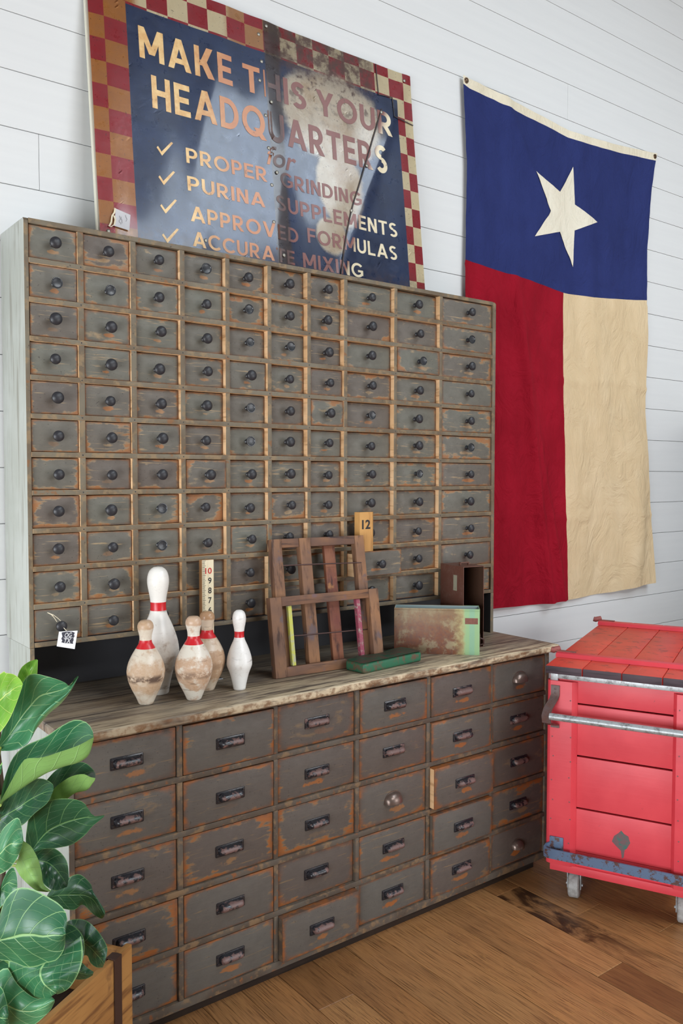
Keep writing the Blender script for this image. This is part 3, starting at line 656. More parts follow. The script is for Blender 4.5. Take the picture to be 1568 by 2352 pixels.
def block(text, w=.19):
    """bold block capitals built from bars, slanted bars and ring segments (cap height 1)"""
    b = bmesh.new(); x = 0.0
    def poly(pts): b.faces.new([b.verts.new((px+x, py, 0)) for px, py in pts])
    def bar(x0, x1, y0, y1): poly([(x0, y0), (x1, y0), (x1, y1), (x0, y1)])
    def dia(xa, ya, xb, yb, k=1.12):                     # slanted bar with level ends, given by its left edge
        h = w*k; poly([(xa, ya), (xa+h, ya), (xb+h, yb), (xb, yb)])
    def arc(cx, cy, rx, ry, a0, a1, n=16):
        P = [(math.cos(math.radians(a0+(a1-a0)*i/n)), math.sin(math.radians(a0+(a1-a0)*i/n))) for i in range(n+1)]
        for (c0, s0), (c1, s1) in zip(P, P[1:]):
            poly([(cx+rx*c0, cy+ry*s0), (cx+rx*c1, cy+ry*s1), (cx+(rx-w)*c1, cy+(ry-w*.92)*s1), (cx+(rx-w)*c0, cy+(ry-w*.92)*s0)])
    for ch in text:
        if ch in 'HN': W_ = .72
        if ch == 'M':
            W_ = .95; bar(0, w, 0, 1); bar(W_-w, W_, 0, 1); dia(W_/2-w*.56, .18, 0, 1); dia(W_/2-w*.56, .18, W_-w*1.12, 1)
        elif ch == 'A': W_ = .92; dia(0, 0, W_/2-w*.56, 1); dia(W_-w*1.12, 0, W_/2-w*.56, 1); bar(.22, .70, .20, .37)
        elif ch == 'K': W_ = .78; bar(0, w, 0, 1); dia(W_-w*1.35, 0, .20, .56, 1.35); dia(.16, .38, W_-w*1.4, 1, 1.25)
        elif ch in 'EFL':
            W_ = .62; bar(0, w, 0, 1); 
            if ch != 'L': bar(w, W_, 1-w*.9, 1); bar(w, W_-.05, .5-w*.45, .5+w*.45)
            if ch != 'F': bar(w, W_, 0, w*.9)
        elif ch == 'T': W_ = .70; bar(0, W_, 1-w*.9, 1); bar(W_/2-w/2, W_/2+w/2, 0, 1-w*.9)
        elif ch == 'H': bar(0, w, 0, 1); bar(W_-w, W_, 0, 1); bar(w, W_-w, .5-w*.45, .5+w*.45)
        elif ch == 'N': bar(0, w, 0, 1); bar(W_-w, W_, 0, 1); dia(W_-w*1.15, 0, 0, 1, 1.15)
        elif ch == 'I': W_ = w; bar(0, w, 0, 1)
        elif ch == 'Y': W_ = .84; dia(W_/2-w*.56, .42, 0, 1); dia(W_/2-w*.56, .42, W_-w*1.12, 1); bar(W_/2-w/2, W_/2+w/2, 0, .46)
        elif ch == 'V': W_ = .88; dia(W_/2-w*.56, 0, 0, 1); dia(W_/2-w*.56, 0, W_-w*1.12, 1)
        elif ch == 'X': W_ = .82; dia(0, 0, W_-w*1.25, 1, 1.25); dia(W_-w*1.25, 0, 0, 1, 1.25)
        elif ch in 'OQ':
            W_ = 1.0; arc(.5, .5, .5, .51, 0, 360, 32)
            if ch == 'Q': dia(W_-w*1.0, -.06, .50, .30, 1.2)
        elif ch == 'C': W_ = .86; arc(.5, .5, .5, .51, 42, 318, 26)
        elif ch == 'G': W_ = .93; arc(.5, .5, .5, .51, 42, 325, 26); bar(.52, .93, .36, .52); bar(.93-w, .93, .14, .40)
        elif ch == 'D': W_ = .80; bar(0, w, 0, 1); bar(w, .34, 1-w*.92, 1); bar(w, .34, 0, w*.92); arc(.32, .5, .48, .5, -90, 90)
        elif ch in 'PR':
            W_ = .68 if ch == 'P' else .74; bar(0, w, 0, 1); bar(w, .38, 1-w*.9, 1); bar(w, .38, .34, .34+w*.9); arc(.36, .67, .32, .33, -90, 90)
            if ch == 'R': dia(W_-w*1.25, 0, .24, .36, 1.25)
        elif ch == 'U': W_ = .76; bar(0, w, .38, 1); bar(W_-w, W_, .38, 1); arc(W_/2, .38, W_/2, .39, 180, 360)
        elif ch == 'S':
            W_ = .66; arc(.33, .735, .32, .275, 35, 270); arc(.33, .275, .33, .285, -145, 90)
        x += W_ + .15
    return b
def sign_text(words, mat, name='lettering'):
    for (t, u0, u1, v0, v1, bold, shear) in words:
        b = glyphs(t, bold, shear) if shear else block(t, .20 if v1-v0 > .08 else .185)
        fit(b, u0, u1, v0, v1)
        for k_ in range(2): bmesh.ops.subdivide_edges(b, edges=[e for e in b.edges if e.calc_length() > .028], cuts=1, use_grid_fill=True)
        for q in b.verts: q.co = spt(q.co.x, q.co.y, (.0008 if q.co.x < .6325 else -.0015))-S0
        bmesh.ops.recalc_face_normals(b, faces=b.faces)
        for f in b.faces:
            if f.normal.y > 0: f.normal_flip()
        obj(name, b, mat, sign, sharp=0)
g = G('aged_sign_lettering'); v = g.tc('Object'); u_, y_, z_ = g.sep(v); nb = g.noise(v, 6, 4, .6); nf = g.noise(v, 34, 4, .65)
col = g.mix(g.ss(g.m('ADD', u_, g.m('MULTIPLY', nb, .25)), .42, .60), g.mix(g.ss(nf, .35, .65), C(224, 190, 132), C(206, 160, 100)), g.mix(nf, C(196, 134, 92), C(172, 110, 72)))
col = g.mix(g.ss(u_, .60, .66), col, g.mix(nf, C(110, 64, 60), C(132, 80, 70)))
col = g.mix(g.ss(g.m('ADD', g.m('SUBTRACT', u_, g.m('MULTIPLY', z_, .38)), g.m('MULTIPLY', nb, .04)), .915, .95), col, g.mix(nf, C(228, 216, 186), C(208, 194, 160)))
col = g.mix(g.ss(nf, .64, .70, 0, .6), col, C(90, 66, 52))
strip_ = g.m('MULTIPLY', g.ss(u_, .620, .626), g.ss(g.m('ADD', u_, g.m('MULTIPLY', nb, .02)), .688, .708, 1, 0)); col = g.mix(g.m('MULTIPLY', strip_, g.ss(nf, .3, .6, .92, .68)), col, C(62, 50, 48))
M_LET = g.fin(col, .35, .05, .5)
BO = .035
sign_text([('MAKE', .157, .490, .611, .714, BO, 0), ('THIS', .533, .797, .611, .708, BO, 0), ('YOUR', .843, 1.20, .613, .708, BO, 0)], M_LET)
sign_text([('HEADQUARTERS', .192, 1.163, .453, .566, BO, 0)], M_LET)
sign_text([('for', .606, .735, .370, .442, .012, .3)], M_LET)
BP = .022
sign_text([('PROPER', .299, .603, .306, .357, BP, 0), ('GRINDING', .660, 1.022, .306, .359, BP, 0)], M_LET)
sign_text([('PURINA', .297, .588, .214, .263, BP, 0), ('SUPPLEMENTS', .636, 1.189, .216, .271, BP, 0)], M_LET)
sign_text([('APPROVED', .300, .722, .114, .166, BP, 0), ('FORMULAS', .763, 1.180, .126, .180, BP, 0)], M_LET)
sign_text([('ACCURATE', .302, .700, .033, .083, BP, 0), ('MIXING', .736, 1.007, .033, .086, BP, 0)], M_LET)
for q, (vc) in enumerate((.333, .238, .146, .052)):
    b = bmesh.new(); pl = [(.198, vc), (.203, vc+.006), (.214, vc-.010), (.250, vc+.030), (.256, vc+.027), (.215, vc-.023)]
    b.faces.new([b.verts.new(spt(x, y, .0009)-S0) for x, y in pl])
    if b.faces[:][0].normal.y > 0: bmesh.ops.reverse_faces(b, faces=b.faces)
    b.normal_update()
    obj('check_mark', b, M_LET, sign, sharp=0)
M_SCREW = plain('zinc_screw', C(150, 146, 136), .4, .8)
for u, w in [(.607, .83), (.612, .735), (.60, .665), (.615, .545), (.618, .43), (.620, .30), (.618, .17), (.640, .87), (.642, .60), (.645, .35), (.652, .06), (.025, .035), (1.28, .86), (1.15, .70), (1.06, .47), (.97, .28), (.35, .06)]:
    bm = tobm(); P = spt(u, w, .0002)-S0; R = SN.to_track_quat('Z', 'Y').to_matrix().to_4x4()
    lathe(bm, [(.0065, 0), (.006, .0015), (.0035, .0028), (0, .003)], 12, Matrix.Translation(P) @ R); obj('screw', bm, M_SCREW, sign)
# torn edge of the right sheet: riveted diagonal seam strip and the patched corner
M_TEAR = rustmat('torn_rusty_edge', C(44, 40, 42), C(92, 64, 50), C(40, 32, 30), .45, .6, 60, .5)
bm = tobm()
pl = [(1.152, .713), (1.105, .60), (1.053, .475), (1.01, .375), (.971, .285), (.93, .16), (.898, .03)]
strip(bm, [spt(p[0], p[1], .0002)-S0 for p in spline([(a, b, 0) for a, b in pl], 24)], .005, .0022, (1, 0, -.3)); obj('torn_seam', bm, M_TEAR, sign)
bm = tobm()
for a, b in (((1.139, .888), (1.142, .768)), ((1.142, .768), (1.212, .775)), ((1.212, .775), (1.214, .700)), ((1.214, .700), (1.314, .690))):
    strip(bm, [spt(a[0], a[1], .0002)-S0, spt(b[0], b[1], .0002)-S0], .004, .002, (.7, 0, .7)); 
obj('patch_edge', bm, M_TEAR, sign)
# handwritten paper tag taped on the sign
M_PAPER = plain('white_paper', C(244, 244, 246), .7); M_INK = plain('grey_ink', C(96, 96, 104), .7); M_TAPE = plain('cream_torn_paper', C(226, 214, 184), .7)
tp = spt(.068, .075)
pt = thing('paper_tag', 'small white handwritten paper tag taped to the lower left corner of the metal sign', 'tag', tp)
def on_sign(pts, off, base_): return [spt(a, b, off)-base_ for a, b in pts]
bm = tobm(); f = bm.faces.new([bm.verts.new(p) for p in on_sign([(.041, .052), (.089, .046), (.096, .096), (.050, .107)], .006, tp)]); bmesh.ops.solidify(bm, geom=[f], thickness=.0006); obj('card', bm, M_PAPER, pt, sharp=0)
bm = tobm()
rs = random.Random(2)
for (a, b, n, l) in ((.060, .060, 7, .026), (.066, .064, 4, .02), (.080, .072, 6, .02)):
    pts = [(a+.003*rs.uniform(-1, 1), b+l*i/n+.0) for i in range(n+1)]
    tube(bm, [p for p in on_sign(pts, .0068, tp)], .0004, 5)
obj('handwriting', bm, M_INK, pt)
bm = tobm()
strip(bm, on_sign([(.026, .048), (.033, .062), (.037, .082), (.045, .094), (.048, .108)], .0055, tp), .005, .001, (1, 0, -.2))
strip(bm, on_sign([(.030, .046), (.042, .056), (.046, .072), (.043, .084)], .006, tp), .005, .001, (1, 0, .2)); obj('torn_string', bm, M_TAPE, pt)

# ------------------------------------------------------------------ store tag hanging from a knob
tl = Vector((.815, -.262, 1.06))
st = thing('store_tag', 'square white store tag with black brush label hanging from the lowest left knob', 'tag', tl)
bm = tobm(); cs = [(.791, 1.083), (.843, 1.080), (.834, 1.029), (.784, 1.043)]
prism(bm, [(x-tl.x, z-tl.z) for x, z in cs], -.0005, .0003); obj('card', bm, M_PAPER, st, sharp=0)
M_BRUSH = plain('charcoal_print', C(62, 62, 74), .6)
bx = Vector((.052, 0, -.0040)).normalized(); bz = Vector((bx.z*-1, 0, bx.x)).normalized(); oc = Vector((.8145-tl.x, 0, 1.0605-tl.z))
def tagpt(a, b, y): p = oc + bx*a + bz*b; return Vector((p.x, y, p.z))
blob = [(-.018, .017), (-.005, .019), (.012, .018), (.019, .015), (.017, .010), (.019, .005), (.016, .001), (.017, -.006), (.015, -.010), (.016, -.016), (.006, -.014), (-.008, -.013), (-.017, -.010), (-.015, -.005), (-.018, .0), (-.015, .006), (-.017, .012)]
bm = tobm(); bm.faces.new([bm.verts.new(tagpt(a, b+.001, -.0009)) for a, b in blob]); bmesh.ops.recalc_face_normals(bm, faces=bm.faces)
if bm.faces[:][0].normal.y > 0: bmesh.ops.reverse_faces(bm, faces=bm.faces)
obj('brush_label', bm, M_BRUSH, st, sharp=0)
bm = tobm()
for t, u0, u1, v0, v1 in (('OG', -.009, .011, .004, .017), ('TX', -.010, .010, -.012, .001)):
    b = glyphs(t, .005, .25); fit(b, u0, u1, v0, v1)
    for q in b.verts: q.co = tagpt(q.co.x, q.co.y, -.0014)
    add(bm, b)
bm.faces.new([bm.verts.new(tagpt(a, b, -.0014)) for a, b in ((-.013, .0022), (.014, .0022), (.014, .003), (-.013, .003))])
bmesh.ops.recalc_face_normals(bm, faces=bm.faces)
for f in bm.faces:
    if f.normal.y > 0: f.normal_flip()
obj('lettering', bm, M_PAPER, st, sharp=0)
bm = tobm()
for dx in (0, .004):
    tube(bm, [(x-tl.x+dx*k, y-tl.y, z-tl.z) for k, (x, y, z) in enumerate([(.766, -.243, 1.136), (.778, -.244, 1.128), (.786, -.241, 1.118), (.795, -.234, 1.106)])], .0009, 6)
tube(bm, [(.803-tl.x, -.236-tl.y, 1.098-tl.z), (.810-tl.x, -.250-tl.y, 1.088-tl.z), (.815-tl.x, -.262-tl.y, 1.079-tl.z)], .0009, 6)
lathe(bm, [(0, -.003), (.003, 0), (0, .003)], 8, Matrix.Translation((.780-tl.x, -.244-tl.y, 1.126-tl.z)))
obj('string', bm, plain('cotton_string', C(232, 222, 196), .8), st)

# ------------------------------------------------------------------ bowling pins
def pinmat(name, white, worn, dark, lo, hi, hgt, b0, b1, topw=0.0, ring=0.0):
    g = G(name); v = g.vm('ADD', g.tc('Object'), (0, 0, 0)); x, y, z = g.sep(g.tc('Object'))
    vr = g.vm('ADD', g.tc('Object'), g.comb(g.m('MULTIPLY', g.rnd(), 9.0), 0, 0))
    n = g.noise(g.vm('MULTIPLY', vr, (26, 26, 34)), 1.0, 6, .68); n2 = g.noise(vr, 120, 3, .6); nz = g.noise(g.vm('MULTIPLY', vr, (12, 12, 70)), 1.0, 3, .6)
    t = g.m('DIVIDE', z, hgt)
    belly = g.m('MULTIPLY', g.ss(t, .08, .2), g.ss(t, .46, .58, 1, 0))
    f = g.ss(g.m('ADD', g.m('MULTIPLY', n, .8), g.m('MULTIPLY', belly, .16)), lo, hi)
    col = g.mix(f, white, g.mix(n2, worn, g.mix(.5, worn, white)))
    col = g.mix(g.m('MULTIPLY', g.ss(nz, .62, .72), .45), col, dark)
    if ring: col = g.mix(g.m('MULTIPLY', g.m('MULTIPLY', g.ss(t, .26, .31), g.ss(t, .34, .39, 1, 0)), g.ss(n, .42, .55, 0, ring)), col, dark)
    if topw: col = g.mix(g.m('MULTIPLY', g.ss(g.m('ADD', t, g.m('MULTIPLY', n, .05)), .905, .93), topw), col, worn)
    col = g.mix(g.ss(n2, .68, .74, 0, .35), col, dark)
    vo = g.N.new('ShaderNodeTexVoronoi'); vo.feature = 'DISTANCE_TO_EDGE'; vo.inputs['Scale'].default_value = 1.0; g.L.new(g.vm('MULTIPLY', g.vm('ADD', vr, g.comb(g.m('MULTIPLY', n, .02), 0, 0)), (70, 70, 110)), vo.inputs['Vector'])
    col = g.mix(g.m('MULTIPLY', g.ss(vo.outputs[0], .01, .04, .2, 0), g.ss(n, .46, .64)), col, dark)
    band = g.m('MULTIPLY', g.ss(t, b0, b0+.004), g.ss(t, b1-.004, b1, 1, 0))
    col = g.mix(g.m('MULTIPLY', band, g.ss(n, .70, .76, 1, .3)), col, C(206, 38, 46))
    return g.fin(col, g.ss(f, 0, 1, .28, .55), 0, .5)
TEN = [(0, 0), (.0258, 0), (.029, .003), (.0335, .03), (.0445, .075), (.0560, .105), (.0600, .118), (.0606, .130), (.0575, .155), (.049, .185), (.0385, .212), (.0270, .238), (.0234, .254), (.0228, .270), (.0250, .292), (.0290, .312), (.0318, .330), (.0322, .342), (.0296, .358), (.0235, .371), (.0130, .379), (0, .381)]
DUCK = [(0, 0), (.0185, 0), (.021, .003), (.029, .022), (.041, .046), (.0500, .070), (.0535, .088), (.0530, .102), (.0480, .122), (.0375, .144), (.0265, .162), (.0188, .175), (.0172, .184), (.0178, .196), (.0205, .208), (.0226, .217), (.0228, .224), (.0200, .233), (.0135, .239), (0, .241)]
WH, WK = C(236, 233, 226), C(196, 160, 122)
def pin(label, loc, prof, k, hgt, mat):
    n = []
    for p in spline([(a, b, 0) for a, b in prof[2:-1]], 46): n.append((max(p.x, .001)*k, p.y*k))
    bm = tobm(); lathe(bm, [(0, 0), (prof[1][0]*k, 0)] + n + [(0, prof[-1][1]*k)], 40)
    o = obj('bowling_pin', bm, mat, None, loc, sharp=60)
    return tag(o, label, 'bowling pin', 'vintage bowling pins on the counter')
pin('tallest white bowling pin with a red neck band, standing behind the worn pin', (1.073, -.292, ZC), TEN, .985, .3753, pinmat('white_pin_lacquer', WH, C(178, 156, 134), C(110, 84, 62), .55, .74, .3753, .655, .725))
pin('worn tan bowling pin nearest the fig plant, with a dark scuff ring round its belly', (.995, -.375, ZC), DUCK, .985, .2374, pinmat('worn_pin_lacquer', C(224, 212, 194), C(190, 150, 112), C(92, 72, 62), .36, .60, .2374, .665, .765, .7, .95))
pin('worn tan bowling pin with peeling white paint, in front of the measuring stick', (1.124, -.414, ZC), DUCK, 1.0, .241, pinmat('peeling_pin_lacquer', C(230, 222, 208), C(192, 146, 106), C(104, 82, 70), .41, .56, .241, .665, .765, .7, .6))
pin('tan topped bowling pin mostly hidden behind the peeling pin', (1.207, -.341, ZC), DUCK, .985, .2374, pinmat('tan_pin_lacquer', C(218, 200, 178), C(180, 138, 100), C(112, 84, 62), .40, .54, .2374, .665, .765, .9, .3))
pin('slim white bowling pin standing alone left of the wooden frames', (1.286, -.394, ZC), TEN, .631, .2404, pinmat('clean_pin_lacquer', C(240, 238, 234), C(196, 180, 164), C(80, 64, 54), .62, .80, .2404, .655, .735))

# ------------------------------------------------------------------ measuring stick on its little metal foot
rl = Vector((1.263, -.242, ZC))
ru = thing('measuring_stick', 'upright wooden measuring stick with black numerals and a red ten, behind the pins', 'ruler', rl, math.radians(-2))
M_STICK = woodmat('honey_oak', C(172, 130, 88), C(158, 114, 74), C(128, 88, 54), 2); M_FACE = woodmat('cream_scale_face', C(232, 220, 190), C(224, 210, 176), C(206, 190, 156), 2)
M_BLACK = plain('black_print', C(34, 32, 32), .6); M_REDP = plain('red_print', C(190, 46, 44), .6)
bm = tobm(); box(bm, -.0205, .0215, 0, .018, .003, .379, .0006); obj('board', bm, M_STICK, ru)
bm = tobm(); box(bm, -.019, .020, -.0012, 0, .003, .3785); obj('scale_face', bm, M_FACE, ru)
bm = tobm(); bmr = tobm()
for n in range(2, 12):
    zc_ = .0125+.0308*n+.024
    if n > 10: continue
    b = glyphs('6' if n == 9 else str(n), .02)
    if n == 9: bmesh.ops.rotate(b, cent=(0, 0, 0), matrix=Matrix.Rotation(PI, 3, 'Z'), verts=b.verts)
    fit(b, (.001 if n < 10 else -.009), (.0125 if n < 10 else .0135), zc_-.0095, zc_+.0095)
    for q in b.verts: q.co = Vector((q.co.x, -.0016, q.co.y))
    add(bmr if n == 10 else bm, b)
for n in range(0, 121):
    z = .006+.0308*n/10
    if z > .376: break
    l = .012 if n % 5 == 0 else .0085
    bm.faces.new([bm.verts.new((x, -.0016, zz)) for x, zz in ((-.0185, z), (-.0185+l, z), (-.0185+l, z+.0011), (-.0185, z+.0011))])
for b_, m_, nm in ((bm, M_BLACK, 'black_numerals'), (bmr, M_REDP, 'red_numeral')):
    bmesh.ops.recalc_face_normals(b_, faces=b_.faces)
    for f in b_.faces:
        if f.normal.y > 0: f.normal_flip()
    obj(nm, b_, m_, ru, sharp=0)
bm = tobm(); box(bm, -.05, .046, -.012, .035, 0, .003, .0008); obj('foot_plate', bm, plain('brushed_steel', C(150, 150, 150), .35, .9), ru)

# ------------------------------------------------------------------ two old wooden frames leaning together
def frame_wood(name, a, b, d, s, ax): return woodmat(name, a, b, d, ax, 1.0, .6, .3, s)
MWV = frame_wood('weathered_frame_upright', C(112, 84, 69), C(150, 108, 76), C(66, 48, 42), C(98, 86, 90), 2)
MWH = frame_wood('weathered_frame_rail', C(98, 74, 64), C(140, 98, 68), C(58, 44, 42), C(110, 88, 94), 0)
MWR = frame_wood('red_stained_bar', C(140, 92, 66), C(112, 62, 56), C(74, 46, 42), C(176, 124, 76), 2)
MYEL = rustmat('chipped_yellow_paint', C(196, 196, 90), C(206, 208, 204), C(150, 144, 90), .45, .62, 60, .6)
MPNK = rustmat('chipped_pink_paint', C(150, 70, 88), C(200, 196, 180), C(104, 70, 74), .5, .62, 60, .6)
M_WIRE = plain('rusty_wire', C(84, 62, 58), .5, .5)
FA = math.radians(-3.35); FLN = math.radians(9)
def fbar(bm, x0, x1, z0, z1, d0, d1, bev=.0015):
    box(bm, x0, x1, d0, d1, z0, z1, bev, M=Matrix.Rotation(-FLN, 4, 'X'))
f1 = thing('wooden_rack', 'shorter dark wooden frame leaning in front, with a yellow edged inner strip', 'frame', (1.4400, -.3585, ZC+.0015), FA, 'leaning wooden frames')
def part(name, spec, mat, par):
    bm = tobm()
    for q in spec: fbar(bm, *q)
    return obj(name, bm, mat, par)
part('stile', [(0, .042, 0, .2545, 0, .026)], MWV, f1); part('stile', [(.386, .426, 0, .2545, 0, .026)], MWV, f1)
part('top_rail', [(.0425, .3855, .2245, .2545, .001, .024)], MWH, f1); part('bottom_rail', [(.0425, .3855, 0, .031, .001, .026)], MWH, f1)
part('inner_strip', [(.071, .0845, .0315, .224, .012, .027)], MYEL, f1); part('inner_strip', [(.338, .354, .0315, .224, .010, .027)], MPNK, f1)
f2 = thing('wooden_rack', 'taller brown wooden frame leaning behind the shorter one, with two inner bars', 'frame', (1.4435, -.3285, ZC+.005), FA, 'leaning wooden frames')
part('stile', [(.036, .074, 0, .434, 0, .026)], MWV, f2); part('stile', [(.366, .404, 0, .434, 0, .026)], MWV, f2)
part('top_rail', [(.0745, .1405, .405, .434, .001, .024), (.1835, .3655, .405, .434, .001, .024)], MWH, f2)
part('bottom_rail', [(.0745, .1405, 0, .014, .001, .024), (.1835, .3655, 0, .014, .001, .024)], MWH, f2)
part('inner_bar', [(.141, .183, 0, .434, -.003, .023)], MWV, f2)
part('inner_bar', [(.254, .297, 0.001, .420, .0265, .041)], MWR, f2)
for z in (.115, .345):
    bm = tobm(); R = Matrix.Rotation(-FLN, 4, 'X')
    tube(bm, [R @ Vector((.074, .004, z+.002)), R @ Vector((.16, -.004, z)), R @ Vector((.385, .001, z-.006))], .0022, 8); obj('wire', bm, M_WIRE, f2)

# ------------------------------------------------------------------ numbered wood block in the pulled drawer
ob = thing('wood_block', 'pale wooden block stencilled 12 standing in the pulled out little drawer', 'block', (1.896, -.226, 1.1705))
M_PINE = woodmat('golden_pine', C(206, 156, 92), C(190, 138, 76), C(152, 104, 56), 2)
bm = tobm(); s = bmesh.new(); oc_ = [(-.043, .004), (-.036, -.016), (.022, -.016), (.040, .002), (.040, .003), (-.043, .005)]
f = s.faces.new([s.verts.new((x, y, 0)) for x, y in oc_]); r = bmesh.ops.extrude_face_region(s, geom=[f]); bmesh.ops.translate(s, vec=(0, 0, .214), verts=[e for e in r['geom'] if isinstance(e, bmesh.types.BMVert)])
bmesh.ops.recalc_face_normals(s, faces=s.faces); add(bm, s); obj('block', bm, M_PINE, ob, (0, -.010, 0), sharp=20)
bm = glyphs('12', .03); fit(bm, -.026, .012, .154, .187)
for q in bm.verts: q.co = Vector((q.co.x, -.0266, q.co.y))
bmesh.ops.recalc_face_normals(bm, faces=bm.faces)
for fa in bm.faces:
    if fa.normal.y > 0: fa.normal_flip()
obj('stencilled_number', bm, M_BLACK, ob, sharp=0)

# ------------------------------------------------------------------ metal boxes
def tin(t, w, d, h, mo, mi, th=.0022):
    """open box; opening up; w along x, d along y"""
    bm = tobm(); box(bm, 0, w, 0, th, 0, h, .0006); box(bm, 0, w, d-th, d, 0, h, .0006); box(bm, 0, th, th, d-th, 0, h, .0006); box(bm, w-th, w, th, d-th, 0, h, .0006); box(bm, th, w-th, th, d-th, 0, th)
    for a in ((0, w, -.002, 0), (0, w, d, d+.002)): box(bm, a[0], a[1], a[2], a[3], h-.006, h+.0005, .0008)
    o = obj('body', bm, [mo, mi], t)
    for p in o.data.polygons:
        c = p.center
        if th*.5 < c.x < w-th*.5 and th*.5 < c.y < d-th*.5 and c.z > th*.5 and p.normal.z < .7: p.material_index = 1
    return o
g = G('rust_and_green_enamel'); v = g.tc('Object'); x, y, z = g.sep(v); n = g.noise(v, 16, 6, .68); n2 = g.noise(v, 90, 3, .6); n0 = g.noise(v, 6, 3)
gr = g.mix(g.ss(g.m('ADD', x, g.m('MULTIPLY', g.m('SUBTRACT', n, .5), .06)), .238, .262), C(186, 178, 126), C(150, 186, 138))
gr = g.mix(g.m('MULTIPLY', g.ss(x, .265, .272), g.ss(x, .284, .290, 1, 0)), gr, C(140, 182, 150))
rust = g.mix(g.ss(n2, .3, .7), C(128, 78, 52), C(112, 74, 62)); rust = g.mix(g.ss(n, .50, .62, 0, .75), rust, C(158, 146, 118))
upper = g.m('SUBTRACT', g.m('ADD', g.m('MULTIPLY', z, 1.6), g.m('MULTIPLY', n0, .0)), .16); rust = g.mix(g.m('MULTIPLY', g.ss(g.m('ADD', upper, g.m('MULTIPLY', g.m('SUBTRACT', n, .5), .5)), -.12, .12), .55), rust, C(150, 132, 96))
col = g.mix(g.ss(g.m('ADD', x, g.m('MULTIPLY', g.m('SUBTRACT', n, .5), .10)), .212, .258), rust, gr)
sl = g.m('MULTIPLY', g.m('MULTIPLY', g.ss(x, .252, .2535), g.ss(x, .298, .2995, 1, 0)), g.m('MULTIPLY', g.ss(z, .110, .1115), g.ss(z, .132, .1335, 1, 0)))
col = g.mix(sl, col, g.mix(n2, C(140, 92, 78), C(110, 66, 56)))
col = g.mix(g.ss(n2, .67, .72, 0, .5), col, C(70, 44, 34))
M_GRN = g.fin(col, .5, .1, .5)
M_PBL = rustmat('pale_blue_enamel', C(150, 168, 168), C(132, 84, 60), C(110, 74, 60), .62, .72, 24, .5)
M_BRN = rustmat('brown_rusted_steel', C(104, 66, 54), C(92, 58, 50), C(126, 96, 84), .42, .7, 20, .5, .1)
M_BRNI = rustmat('brown_rusted_inside', C(70, 46, 32), C(84, 56, 40), C(54, 36, 28), .45, .65, 20, .6)
b1 = thing('rusty_drawer_box', 'open rusty metal box with a mint green end, lying in front of the brown box', 'metal box', (1.995, -.283, ZC), math.atan2(-.212, .219), 'old metal filing boxes')
tin(b1, .305, .080, .165, M_GRN, M_PBL)
bm = tobm(); box(bm, .305, .309, .02, .06, .03, .07, .001); tube(bm, [(.309, .04, .03), (.322, .04, .034), (.322, .04, .05), (.309, .04, .054)], .003, 8); obj('latch', bm, M_WIRE, b1)
b2 = thing('rusty_drawer_box', 'brown rusted metal box standing on end at the back of the counter', 'metal box', (2.243, -.385, ZC), math.radians(-9), 'old metal filing boxes')
bm = tobm(); w, d, h, th = .094, .146, .305, .002
box(bm, 0, th, 0, d, 0, h, .0006); box(bm, w-th, w, 0, d, 0, h, .0006); box(bm, th, w-th, 0, d, h-th, h); box(bm, th, w-th, 0, d, 0, th); box(bm, th, w-th, d-th, d, th, h-th)
o = obj('body', bm, [M_BRN, M_BRNI], b2)
for p in o.data.polygons:
    c = p.center
    if th*.4 < c.x < w-th*.4 and c.y > .001 and th*.4 < c.z < h-th*.4 and c.y < d-th*.4: p.material_index = 1
bm = tobm(); box(bm, -.0008, 0, .040, .062, .212, .270); obj('label_remnant', bm, rustmat('torn_label', C(152, 148, 128), C(170, 164, 140), C(120, 92, 76), .5, .65, 60, .7), b2)
bm = tobm(); box(bm, .022, .026, .05, .06, h, h+.012, .001); box(bm, .06, .064, .05, .06, h, h+.012, .001); box(bm, .022, .064, .05, .054, h+.008, h+.012, .001); obj('handle', bm, M_BRN, b2)
M_GTIN = rustmat('chipped_green_tin', C(46, 104, 76), C(112, 86, 66), C(90, 70, 58), .48, .60, 34, .45)
gt = thing('tin_box', 'long shallow green tin with a rusty bent lid on the counter edge', 'tin', (1.703, -.473, ZC), math.atan2(.030, .279))
bm = tobm(); w, d, h = .281, .088, .037
box(bm, 0, w, 0, d, 0, h-.003, .010, seg=4); obj('body', bm, M_GTIN, gt)
bm = tobm(); nu, nv = 24, 6; P = []
for j in range(nv+1):
    row = []
    for i in range(nu+1):
        x = -.003+(w+.006)*i/nu; y = -.003+(d+.006)*j/nv
        z = h-.0015+.002*math.sin(i/nu*9)+(.004*math.exp(-((i/nu-.55)/.2)**2))*(1-j/nv)+.004*math.sin(PI*j/nv)*math.sin(PI*i/nu)
        if i in (0, nu) and j in (0, nv): x += .006 if i == 0 else -.006
        row.append(bm.verts.new((x, y, z)))
    P.append(row)
for a, b in zip(P, P[1:]):
    for i in range(nu): bm.faces.new((a[i], a[i+1], b[i+1], b[i])).smooth = True
bmesh.ops.solidify(bm, geom=bm.faces[:], thickness=.0022)
M_GLID = rustmat('rusty_green_lid', C(70, 112, 90), C(124, 108, 94), C(98, 82, 72), .43, .56, 26, .4)
obj('lid', bm, M_GLID, gt)

